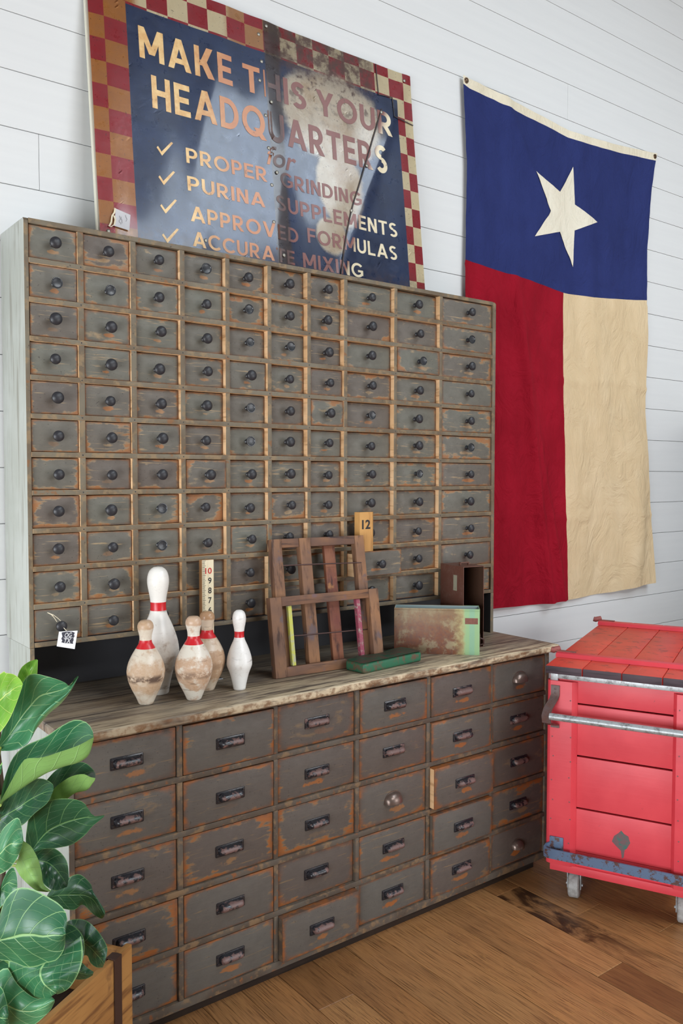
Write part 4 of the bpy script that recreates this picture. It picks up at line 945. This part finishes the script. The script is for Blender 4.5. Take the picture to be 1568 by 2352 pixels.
# ------------------------------------------------------------------ red cart on casters
cart = thing('red_cart', 'red painted wooden cart with plank lid and grey push bar on casters beside the counter', 'cart', (2.398, -.769, 0), math.radians(-65.5))
def redpaint(name, ca, cb, worn, lo, hi, ax=0):
    g = G(name); v = g.vm('ADD', g.tc('Object'), g.comb(g.m('MULTIPLY', g.rnd(), 11.0), 0, 0)); n2 = g.noise(v, 7, 3); nf = g.noise(v, 70, 4, .65); nm = g.noise(v, 22, 5, .65)
    sc = [90, 90, 90]; sc[ax] = 5; ng = g.noise(g.vm('MULTIPLY', v, tuple(sc)), 1.0, 4, .6, .5)
    col = g.mix(g.ss(n2, .3, .7), ca, cb); col = g.mix(g.ss(nm, lo, hi, 0, .75), col, worn)
    col = g.mix(g.ss(nf, .70, .73, 0, .7), col, C(110, 70, 72)); col = g.mix(g.ss(ng, .70, .76, 0, .5), col, C(236, 130, 126))
    g.bump(g.m('ADD', ng, nm), .25, .001); return g.fin(col, .42, 0, .4)
M_CRED = redpaint('red_cart_paint', C(228, 76, 86), C(218, 66, 78), C(160, 62, 70), .68, .74)
M_CLID = redpaint('worn_red_lid_paint', C(228, 78, 64), C(212, 72, 60), C(140, 58, 52), .54, .70, 1)
M_END = woodmat('dark_end_grain', C(78, 62, 70), C(64, 50, 58), C(44, 34, 40), 0)
M_GALV = rustmat('galvanised_steel', C(176, 182, 184), C(132, 134, 134), C(112, 112, 112), .45, .65, 40, .4, .35)
M_BUMP = rustmat('chipped_blue_steel', C(92, 112, 140), C(104, 70, 62), C(78, 56, 54), .50, .58, 44, .5, .2)
M_BRKT = rustmat('rusty_bracket_steel', C(104, 88, 86), C(122, 82, 70), C(80, 68, 68), .42, .62, 40, .5, .3)
CW0, CW1, CL = -.096, .434, .99
bm = tobm()
for z0, z1 in ((.150, .202), (.2035, .353), (.359, .537), (.543, .720), (.7255, .810)):
    box(bm, CW0+.03, CW1-.03, .020, .040, z0, z1, .0022)
obj('front_panel', bm, M_CRED, cart)
bm = tobm()
for z0, z1 in ((.150, .3545), (.3585, .5385), (.5415, .7215), (.7245, .810)):
    box(bm, CW0+.03, CW1-.03, CL-.02, CL, z0, z1, .0015)
obj('back_panel', bm, M_CRED, cart)
for x0, x1 in ((CW0, CW0+.02), (CW1-.02, CW1)):
    bm = tobm()
    for z0, z1 in ((.150, .3545), (.3585, .5385), (.5415, .7215), (.7245, .810)): box(bm, x0, x1, .0405, CL-.021, z0, z1, .0015)
    obj('side_panel', bm, M_CRED, cart)
M_NAIL = plain('grey_nail', C(128, 92, 92), .5, .4)
rn = random.Random(4)
for (x0, x1, side) in ((CW0, .0065, 0), (.318, CW1, 1)):
    bm = tobm(); pts = [(x0, .03), (x0, .012), (x0+.004, .004), (x0+.012, 0), (x1-.016, 0), (x1, .019), (x1, .0195)] if not side else [(x0, .0195), (x0, .019), (x0+.012, 0), (x1-.012, 0), (x1-.004, .004), (x1, .012), (x1, .03)]
    prism(bm, [(a, b) for a, b in pts], .150, .800, 0, Matrix(((1, 0, 0, 0), (0, 0, 1, 0), (0, 1, 0, 0), (0, 0, 0, 1))), .0008)
    nb_ = bm
    for k in range(8):
        for xx in ((x0+.022, x0+.082) if not side else (x0+.022, x0+.09)):
            lathe(nb_, [(.0026, 0), (.002, .0012), (0, .0016)], 8, Matrix.Translation((xx+rn.uniform(-.004, .004), 0, .24+k*.072+rn.uniform(-.01, .01))) @ Matrix.Rotation(PI/2, 4, 'X'), 1)
    obj('corner_post', bm, [M_CRED, M_NAIL], cart, sharp=25)
for x0 in (CW0, CW1-.1):
    bm = tobm(); box(bm, x0, x0+.1, CL-.0195+.02, CL+.02, .15, .80, .004); obj('corner_post', bm, M_CRED, cart)
bm = tobm(); box(bm, CW0+.014, CW1-.014, .012, CL-.012, .122, .1495, .002); obj('sill', bm, M_CRED, cart)
bm = tobm(); box(bm, CW0+.036, CW1-.03, .004, .018, .808, .824, .001); box(bm, CW0+.036, CW1-.03, CL-.004, CL+.01, .808, .824, .001); box(bm, CW0+.01, CW0+.036, .006, .03, .800, .826, .001); obj('steel_strip', bm, M_GALV, cart)
lid = tobm(); xs = [CW0-.004, .027, .157, .286, .413, CW1+.004]
for k, (a, b) in enumerate(zip(xs, xs[1:])): box(lid, a+.0012, b-.0012, -.012+.002*(k % 2), CL+.035, .8265, .8535, .0022)
o = obj('lid', lid, [M_CLID, M_END], cart)
for p in o.data.polygons:
    if p.normal.y < -.6: p.material_index = 1
M_PIN = rustmat('rusty_red_iron', C(148, 82, 76), C(110, 72, 66), C(84, 58, 54), .5, .66, 50, .55)
for y0 in (.155, .905):
    bm = tobm(); s = [(-.105, .8545)]
    prism(bm, [(y0-.020, .8540), (y0-.012, .868), (y0+.012, .870), (y0+.020, .8540)], CW0-.006, CW1+.006, 0, Matrix(((0, 1, 0, 0), (1, 0, 0, 0), (0, 0, 1, 0), (0, 0, 0, 1))), .002)
    bt = obj('batten', bm, M_CRED, o)
    bm = tobm(); R = Matrix.Rotation(math.radians(0), 4, 'X'); tube(bm, [(CW0-.030, y0+.014, .874), (CW0-.022, y0+.016, .872), (CW0-.001, y0+.03, .878)], [.0105, .0115, .0095], 12)
    strip(bm, [(CW0-.012, y0+.020, .8705), (CW0+.06, y0+.018, .8705)], .02, .003, (0, 1, 0)); obj('hinge_pin', bm, M_PIN, bt)
# push bar and its two curved brackets
for x in (-.081, .402):
    bm = tobm(); strip(bm, [(x+.015, -.003, .785), (x+.015, -.0032, .752), (x+.012, -.012, .738), (x+.002, -.052, .712), (x, -.070, .690), (x+.002, -.066, .668), (x+.012, -.03, .652), (x+.015, -.0035, .645), (x+.015, -.003, .636)], .030, .004, (1, 0, 0))
    for z in (.772, .758): lathe(bm, [(.004, 0), (.003, .002), (0, .0025)], 8, Matrix.Translation((x+.015, -.005, z)) @ Matrix.Rotation(PI/2, 4, 'X'))
    obj('handle_bracket', bm, M_BRKT, cart)
bm = tobm(); tube(bm, [(-.070, -.062, .6895), (.415, -.062, .6895)], .0122, 18); obj('push_bar', bm, M_GALV, cart)
bm = tobm(); strip(bm, [(CW0+.02, -.004, .212), (CW0+.006, -.012, .205), (CW0+.004, -.024, .200), (CW0+.016, -.030, .1975), (CW0+.05, -.0305, .1975), (.35, -.0305, .1975), (CW1-.016, -.030, .1975), (CW1-.004, -.024, .2), (CW1-.006, -.012, .205), (CW1-.02, -.004, .212)], .034, .006, (0, 0, 1))
for x in (CW0+.016, CW1-.064): box(bm, x, x+.048, -.005, 0, .200, .249, .002)
obj('bumper_bar', bm, M_BUMP, cart)
bm = tobm(); outl = [(.128, .262), (.135, .283), (.150, .296), (.158, .306), (.168, .296), (.182, .290), (.188, .268), (.178, .248), (.170, .240), (.168, .215), (.162, .210), (.158, .236), (.143, .248)]
prism(bm, outl, .0196, .0201); obj('paint_chip', bm, rustmat('bare_green_chip', C(60, 108, 100), C(128, 90, 92), C(96, 84, 88), .42, .52, 50, .5), cart)
M_WHEEL = rustmat('pale_iron_wheel', C(176, 176, 174), C(140, 136, 130), C(150, 150, 148), .42, .66, 60, .6)
for (x, y) in ((-.014, .10), (.352, .10), (-.014, .87), (.352, .87)):
    cs_ = bpy.data.objects.new('caster', None); COL.objects.link(cs_); cs_.parent = cart; cs_.location = (x, y, 0); cs_.rotation_euler = (0, 0, math.radians(5)); cs_.empty_display_size = .03
    bm = tobm(); R = Matrix.Translation((0, 0, .046)) @ Matrix.Rotation(PI/2, 4, 'Y')
    lathe(bm, [(.010, -.019), (.040, -.019), (.0455, -.015), (.046, -.012), (.046, .012), (.0455, .015), (.040, .019), (.010, .019)], 32, R); obj('wheel', bm, M_WHEEL, cs_)
    bm = tobm(); box(bm, -.034, .034, -.034, .034, .114, .1215, .0015); 
    for sx in (-1, 1): prism(bm, [(-.02, .114), (.024, .114), (.014, .034), (-.014, .034)], sx*.0225-.002, sx*.0225+.002, 0, Matrix(((0, 1, 0, 0), (1, 0, 0, 0), (0, 0, 1, 0), (0, 0, 0, 1))))
    box(bm, -.0245, .0245, -.02, .024, .100, .1145, .001); tube(bm, [(-.029, 0, .046), (.029, 0, .046)], .005, 10); obj('fork', bm, M_GALV, cs_)

# ------------------------------------------------------------------ wooden crate and fiddle leaf fig
CA = math.atan2(-.541, -.841)
crate = thing('wooden_crate', 'old pale wooden crate with an iron strap, holding the fiddle leaf fig', 'crate', (.800, -.716, 0), CA)
M_CRT = woodmat('golden_crate_wood', C(170, 124, 70), C(152, 106, 58), C(112, 74, 42), 0, .8, .6, .3, C(120, 84, 52))
# local x along the long side from the corner, local -y towards the wall side
bm = tobm(); CWD, CLN, CH = .27, .50, .402
box(bm, 0, CLN, -.016, 0, .0, CH, .003); obj('long_side', bm, M_CRT, crate)
bm = tobm(); box(bm, 0, CLN, -CWD, -CWD+.016, 0, CH, .003); obj('long_side', bm, M_CRT, crate)
for x in (0, CLN-.016):
    bm = tobm(); box(bm, x+.0005, x+.016, -CWD+.0165, -.0165, .0, CH-.012, .003); obj('end_board', bm, M_CRT, crate)
bm = tobm(); box(bm, .0165, CLN-.0165, -CWD+.0165, -.0165, 0, .012); obj('bottom_board', bm, M_CRT, crate)
bm = tobm(); strip(bm, [(.062, -.020, CH-.035), (.062, -.020, CH+.0015), (.062, -.008, CH+.0025), (.062, .0025, CH+.0015), (.062, .003, CH-.02), (.062, .003, .04)], .026, .0028, (1, 0, 0)); obj('iron_strap', bm, plain('dark_iron_strap', C(74, 54, 46), .5, .4), crate)
M_SOIL = woodmat('dark_soil', C(48, 36, 28), C(34, 26, 20), C(22, 17, 14), 0, 1, .9)
bm = tobm()
box(bm, .02, CLN-.02, -CWD+.02, -.02, .014, .27, .004); so = obj('potting_soil', bm, M_SOIL, None, (.800, -.716, 0)); so.rotation_euler = (0, 0, CA); tag(so, 'dark potting soil filling the wooden crate', 'soil', None, 'stuff')

def leafmat(name, top, top2, vein, under, rough=.34):
    g = G(name); uv = g.tc('UV'); u, vv2, _ = g.sep(uv); v = g.tc('Object')
    vc = g.m('ABSOLUTE', g.m('SUBTRACT', vv2, .5)); vc2 = g.m('MULTIPLY', vc, 2.0)
    n = g.noise(v, 26, 3); n2 = g.noise(v, 9, 2)
    ph = g.m('SUBTRACT', g.m('MULTIPLY', u, 6.0), g.m('ADD', g.m('MULTIPLY', vc2, 1.5), g.m('MULTIPLY', n2, .5)))
    lat = g.m('ABSOLUTE', g.m('SUBTRACT', g.m('FRACT', ph), .5))
    lv = g.ss(lat, .016, .042, 1, 0)
    ph2 = g.m('ABSOLUTE', g.m('SUBTRACT', g.m('FRACT', g.m('ADD', g.m('MULTIPLY', vc2, 5.0), g.m('MULTIPLY', n, 1.2))), .5))
    mv = g.ss(vc2, .018, .05, 1, 0)
    vn = g.m('MAXIMUM', g.m('MAXIMUM', g.m('MULTIPLY', lv, .7), mv), g.m('MULTIPLY', g.ss(ph2, .02, .05, 1, 0), .22))
    col = g.mix(g.ss(n2, .35, .65), top, top2); col = g.mix(g.ss(n, .4, .75, 0, .25), col, C(24, 62, 40))
    colt = g.mix(g.m('MULTIPLY', vn, .75), col, vein)
    colt = g.mix(g.ss(vc2, .95, .99, 0, .7), colt, vein)
    colu = g.mix(g.m('MULTIPLY', vn, .5), under, vein)
    gm = g.N.new('ShaderNodeNewGeometry'); bf = gm.outputs['Backfacing']
    g.bump(g.m('SUBTRACT', g.m('MULTIPLY', n2, .4), vn), .5, .004)
    g.b.inputs['Subsurface Weight'].default_value = 0.0
    g.fin(g.mix(bf, colt, colu), g.mix(bf, (rough,)*3, (.6,)*3), 0, .5)
    tr = g.N.new('ShaderNodeBsdfTranslucent'); g.put(tr.inputs[0], g.mix(.5, top, under)); ms = g.N.new('ShaderNodeMixShader'); ms.inputs[0].default_value = .12
    out = g.N['Material Output']; g.L.new(g.b.outputs[0], ms.inputs[1]); g.L.new(tr.outputs[0], ms.inputs[2]); g.L.new(ms.outputs[0], out.inputs[0])
    return g.mat
LM = leafmat('fig_leaf', C(48, 104, 68), C(40, 92, 62), C(150, 190, 128), C(124, 168, 92))
LMD = leafmat('fig_leaf_dark', C(40, 84, 56), C(34, 74, 52), C(118, 158, 100), C(118, 154, 80))
LMY = leafmat('fig_leaf_young', C(124, 172, 62), C(104, 156, 58), C(188, 208, 110), C(150, 186, 80))
LML = leafmat('fig_leaf_pale', C(70, 130, 88), C(56, 114, 78), C(166, 202, 142), C(130, 176, 96))
def at(px, py, d): return CAM + (fwd + rgt*((px-CX)/FPX) - upv*((py-CY)/FPX))*d
fig = thing('fiddle_leaf_fig', 'fiddle leaf fig with broad glossy green leaves growing out of the crate', 'plant', (.545, -.745, .272))
fg0 = Vector((.545, -.745, .272))
def leaf(cols, d0, d1, mat, flip=False, bow=.0):
    """columns of the blade (edge to edge), each a polyline base -> tip with its own distance offset"""
    nu = 26; K = [(spline([(p[0], p[1], 0) for p in c[0]], nu), c[1], c[2]) for c in cols]; sub = 5
    grid = []
    for i in range(nu):
        t = i/(nu-1); d = d0+(d1-d0)*t - bow*math.sin(PI*t)
        row = spline([at(k[0][i].x, k[0][i].y, d+k[1]*math.sin(PI*min(1, .12+t*.80))) for k in K], (len(K)-1)*sub+1)
        vvs = []
        for j in range(len(K)-1):
            for s_ in range(sub): vvs.append(K[j][2]+(K[j+1][2]-K[j][2])*s_/sub)
        vvs.append(K[-1][2])
        grid.append([(row[j], t, vvs[j]) for j in range(len(row))])
    bm = tobm(); uvl = bm.loops.layers.uv.new('UVMap'); V = []
    for i, r in enumerate(grid):
        V.append([(bm.verts.new(p-fg0 + (CAM-p).normalized()*(.004*mnoise.noise(p*14)+.003*math.sin(t*20+vv*4))), t, vv) for p, t, vv in r])
    for a, b in zip(V, V[1:]):
        for j in range(len(a)-1):
            q = (a[j], a[j+1], b[j+1], b[j])
            f = bm.faces.new([w[0] for w in q]); f.smooth = True
            for l, w in zip(f.loops, q): l[uvl].uv = (w[1], w[2])
    bm.normal_update()
    bm.faces.ensure_lookup_table()
    seg = [bm.faces[i*(len(V[0])-1)+j] for i in range(8, 18) for j in range(0, sub)]
    s_ = sum((f.normal.dot(CAM-fg0-f.calc_center_median()) for f in seg))
    if (s_ < 0) != flip: bmesh.ops.reverse_faces(bm, faces=bm.faces)
    return obj('leaf', bm, mat, fig, sharp=0)
LEAVES = [
 # far leaves first
 ([([(100, 1800), (130, 1768), (165, 1752), (195, 1752), (217, 1772), (219, 1792)], .02, 0), ([(95, 1830), (130, 1810), (165, 1800), (190, 1795), (205, 1790), (218, 1790)], .03, .5), ([(90, 1850), (110, 1856), (140, 1846), (172, 1822), (200, 1815), (217, 1794)], .0, .55), ([(105, 1838), (125, 1810), (160, 1785), (190, 1778), (208, 1785), (219, 1787)], -.03, 1)], 1.74, 1.68, LMD),
 ([([(60, 1960), (60, 1915), (72, 1865), (110, 1840), (150, 1834), (190, 1842), (212, 1872), (226, 1874), (240, 1872)], -.01, 0), ([(73, 1955), (95, 1935), (125, 1920), (160, 1905), (190, 1893), (215, 1882), (239, 1874)], .025, .5), ([(75, 1958), (100, 1955), (130, 1948), (165, 1940), (195, 1918), (212, 1898), (238, 1877)], .0, 1)], 1.72, 1.62, LMD),
 ([([(105, 2062), (120, 2040), (150, 2020), (182, 2008), (208, 2030), (212, 2045), (240, 2090), (241, 2100)], 0, 0), ([(112, 2060), (150, 2045), (185, 2045), (215, 2058), (230, 2080), (240, 2102)], -.02, .5), ([(110, 2065), (140, 2085), (170, 2090), (190, 2078), (212, 2098), (232, 2110), (239, 2106)], .01, 1)], 1.72, 1.66, LMD),
 ([([(150, 2120), (165, 2112), (195, 2113), (222, 2135), (245, 2172), (245, 2195)], 0, 0), ([(160, 2140), (185, 2150), (205, 2165), (225, 2180), (235, 2195), (240, 2212)], -.02, .5), ([(165, 2180), (185, 2195), (200, 2195), (208, 2212), (222, 2222), (236, 2222)], .02, 1)], 1.66, 1.62, LMD),
 ([([(150, 2120), (172, 2128), (190, 2150), (194, 2180), (187, 2215), (170, 2250)], 0, 0), ([(130, 2150), (150, 2165), (160, 2190), (155, 2220), (145, 2245), (135, 2270)], -.02, .5), ([(100, 2190), (105, 2215), (110, 2240), (115, 2265), (120, 2280), (125, 2284)], .0, 1)], 1.62, 1.58, LMD),
 # stack at the left, middle
 ([([(0, 1850), (30, 1820), (60, 1795), (95, 1788), (120, 1800), (123, 1815)], 0, 0), ([(0, 1880), (35, 1860), (60, 1845), (85, 1830), (105, 1820), (122, 1816)], .02, .5), ([(0, 1915), (30, 1905), (55, 1893), (80, 1868), (108, 1845), (120, 1822)], -.02, 1)], 1.70, 1.64, LMD),
 ([([(70, 1960), (100, 1950), (128, 1950), (152, 1975), (158, 2010), (156, 2030)], 0, 0), ([(75, 1975), (100, 1985), (120, 2000), (135, 2015), (145, 2025), (154, 2036)], .02, .5), ([(80, 2000), (92, 2015), (100, 2030), (115, 2042), (130, 2046), (152, 2038)], 0, 1)], 1.62, 1.60, LMD),
 ([([(52, 1930), (72, 1945), (88, 1975), (96, 2005), (100, 2030), (118, 2047)], 0, 0), ([(45, 1960), (60, 1985), (70, 2005), (82, 2025), (95, 2040), (112, 2048)], -.02, .5), ([(35, 1992), (45, 2010), (55, 2022), (70, 2036), (85, 2046), (108, 2049)], .0, 1)], 1.58, 1.57, LMD, True),
 # young shoots at the top
 ([([(46, 1592), (40, 1560), (48, 1535), (66, 1520), (84, 1514)], 0, 0), ([(50, 1592), (56, 1570), (64, 1550), (74, 1532), (85, 1515)], .02, .5), ([(56, 1590), (74, 1578), (84, 1560), (86, 1540), (87, 1516)], -.02, 1)], 1.70, 1.68, LMY),
 ([([(0, 1700), (10, 1660), (28, 1610), (50, 1570), (72, 1548), (110, 1554), (146, 1566), (160, 1576), (170, 1560), (181, 1551)], .0, 0), ([(0, 1718), (25, 1695), (50, 1665), (78, 1640), (108, 1615), (132, 1597), (152, 1582), (180, 1552)], .035, .5), ([(4, 1725), (35, 1722), (66, 1704), (80, 1665), (104, 1632), (136, 1606), (158, 1588), (180, 1554)], -.01, .93), ([(8, 1722), (40, 1716), (72, 1690), (88, 1668), (112, 1640), (140, 1616), (162, 1588), (180, 1555)], .01, 1)], 1.66, 1.62, LML),
 ([([(0, 1548), (15, 1546), (32, 1549), (46, 1560), (53, 1572)], .0, 0), ([(-20, 1610), (0, 1600), (20, 1590), (36, 1580), (52, 1573)], .02, .5), ([(-20, 1690), (0, 1682), (20, 1655), (36, 1620), (51, 1578)], -.01, 1)], 1.60, 1.60, LMY),
 ([([(0, 1845), (10, 1790), (30, 1740), (60, 1712), (105, 1692), (140, 1668), (172, 1653), (200, 1660), (213, 1680), (215, 1694)], .02, 0), ([(0, 1850), (20, 1800), (50, 1765), (90, 1745), (130, 1735), (170, 1720), (195, 1710), (214, 1696)], .05, .45), ([(0, 1846), (35, 1822), (75, 1795), (110, 1775), (150, 1760), (180, 1752), (204, 1735), (215, 1698)], .0, .55), ([(0, 1842), (28, 1790), (48, 1755), (62, 1742), (95, 1740), (140, 1726), (180, 1712), (215, 1693)], -.05, 1)], 1.62, 1.56, LM),
 ([([(-10, 1930), (10, 1900), (40, 1878), (50, 1900), (54, 1930)], 0, 0), ([(-10, 1960), (10, 1950), (25, 1945), (38, 1940), (52, 1936)], -.02, .5), ([(-10, 2006), (8, 2004), (25, 1992), (40, 1970), (51, 1942)], .0, 1)], 1.54, 1.53, LML),
 ([([(0, 1760), (4, 1750), (5, 1755), (4, 1765)], 0, 0), ([(-10, 1768), (0, 1766), (2, 1766), (4, 1767)], -.01, .5), ([(-10, 1790), (0, 1780), (3, 1775), (4, 1768)], 0, 1)], 1.55, 1.55, LML),
 # lower front
 ([([(-20, 2180), (0, 2100), (15, 2062), (40, 2040), (75, 2042), (110, 2060), (140, 2080), (154, 2105), (150, 2140)], 0, 0), ([(-20, 2148), (10, 2146), (40, 2147), (70, 2148), (100, 2150), (125, 2150), (140, 2150), (151, 2145)], -.03, .5), ([(-20, 2205), (0, 2205), (30, 2210), (60, 2222), (85, 2220), (105, 2212), (130, 2205), (147, 2180), (150, 2150)], .0, 1)], 1.56, 1.50, LM),
 ([([(20, 2205), (20, 2230), (30, 2252), (50, 2275), (75, 2290), (105, 2296), (125, 2284)], .02, 0), ([(95, 2215), (100, 2225), (108, 2240), (115, 2255), (122, 2265), (128, 2274), (130, 2282)], -.03, .5), ([(186, 2150), (190, 2180), (188, 2210), (178, 2240), (160, 2268), (142, 2280), (130, 2284)], .0, 1)], 1.55, 1.52, LM),
 ([([(-10, 2240), (0, 2230), (18, 2224), (40, 2260), (80, 2292), (120, 2290), (126, 2296)], 0, 0), ([(-10, 2270), (15, 2300), (40, 2315), (70, 2318), (95, 2310), (112, 2303), (125, 2298)], -.02, .5), ([(-10, 2370), (20, 2368), (50, 2362), (78, 2354), (98, 2338), (116, 2320), (126, 2300)], 0, 1)], 1.57, 1.53, LML),
 ([([(-30, 2270), (-10, 2262), (5, 2270), (15, 2300), (20, 2330)], 0, 0), ([(-30, 2320), (-10, 2320), (0, 2325), (10, 2332), (18, 2338)], -.02, .5), ([(-30, 2390), (-10, 2390), (5, 2380), (15, 2362), (20, 2345)], 0, 1)], 1.52, 1.50, LM),
 ([([(-10, 2075), (0, 2040), (15, 2005), (30, 1992), (38, 2010), (40, 2030)], 0, 0), ([(-10, 2060), (5, 2045), (15, 2040), (25, 2038), (34, 2036), (40, 2034)], .01, .5), ([(-10, 2090), (5, 2080), (18, 2070), (28, 2056), (36, 2046), (40, 2038)], 0, 1)], 1.66, 1.64, LM),
 ([([(130, 2190), (150, 2195), (175, 2200), (200, 2222), (215, 2232)], 0, 0), ([(130, 2215), (150, 2222), (172, 2228), (195, 2235), (214, 2236)], -.01, .5), ([(130, 2240), (150, 2245), (175, 2250), (198, 2248), (213, 2240)], 0, 1)], 1.68, 1.66, LMD),
]
def whole(L_):
    """blades that leave the picture on the left get their stalk end"""
    cols = L_[0]
    if min(c[0][0][0] for c in cols) > -5 : return L_
    y = sum(c[0][0][1] for c in cols)/len(cols)
    return ([([(-62, y+6)]+c[0], c[1], c[2]) for c in cols],)+tuple(L_[1:])
LEAVES = [whole(L_) for L_ in LEAVES]
for k_, q_ in ((3, 10), (1, -6), (2, 14), (9, -60), (11, 24), (14, 30), (15, -10), (16, 20)):
    L_ = LEAVES[k_]
    LEAVES.append(([([(-8-x, y+q_) for x, y in c[0]], -c[1], c[2]) for c in L_[0]], L_[1]+.07, L_[2]+.16)+tuple(L_[3:]))
for L_ in LEAVES: leaf(*L_)
M_STEM = woodmat('fig_bark', C(84, 70, 52), C(70, 58, 44), C(48, 38, 30), 2); M_PET = plain('green_petiole', C(126, 140, 62), .5)
bm = tobm(); tr_ = [Vector((.545, -.745, .268)), Vector((.52, -.75, .45)), at(2, 2085, 1.72), at(6, 1960, 1.72), at(4, 1830, 1.72), at(-6, 1700, 1.70), at(14, 1610, 1.70)]
tr_ = [Vector(p) for p in spline(tr_, 30)]
tube(bm, [p-fg0 for p in tr_], [.013-.008*i/29 for i in range(30)], 10); obj('trunk', bm, M_STEM, fig)
for c in LEAVES:
    mid = c[0][1][0][0]; p1 = at(mid[0], mid[1], c[1]+.004); q = min(tr_, key=lambda t: (t-p1-Vector((0, 0, -.03))).length)
    bm = tobm(); tube(bm, [q-fg0, (q+p1)/2-fg0+Vector((0, 0, -.008)), p1-fg0], .003, 8); obj('petiole', bm, M_PET, fig)
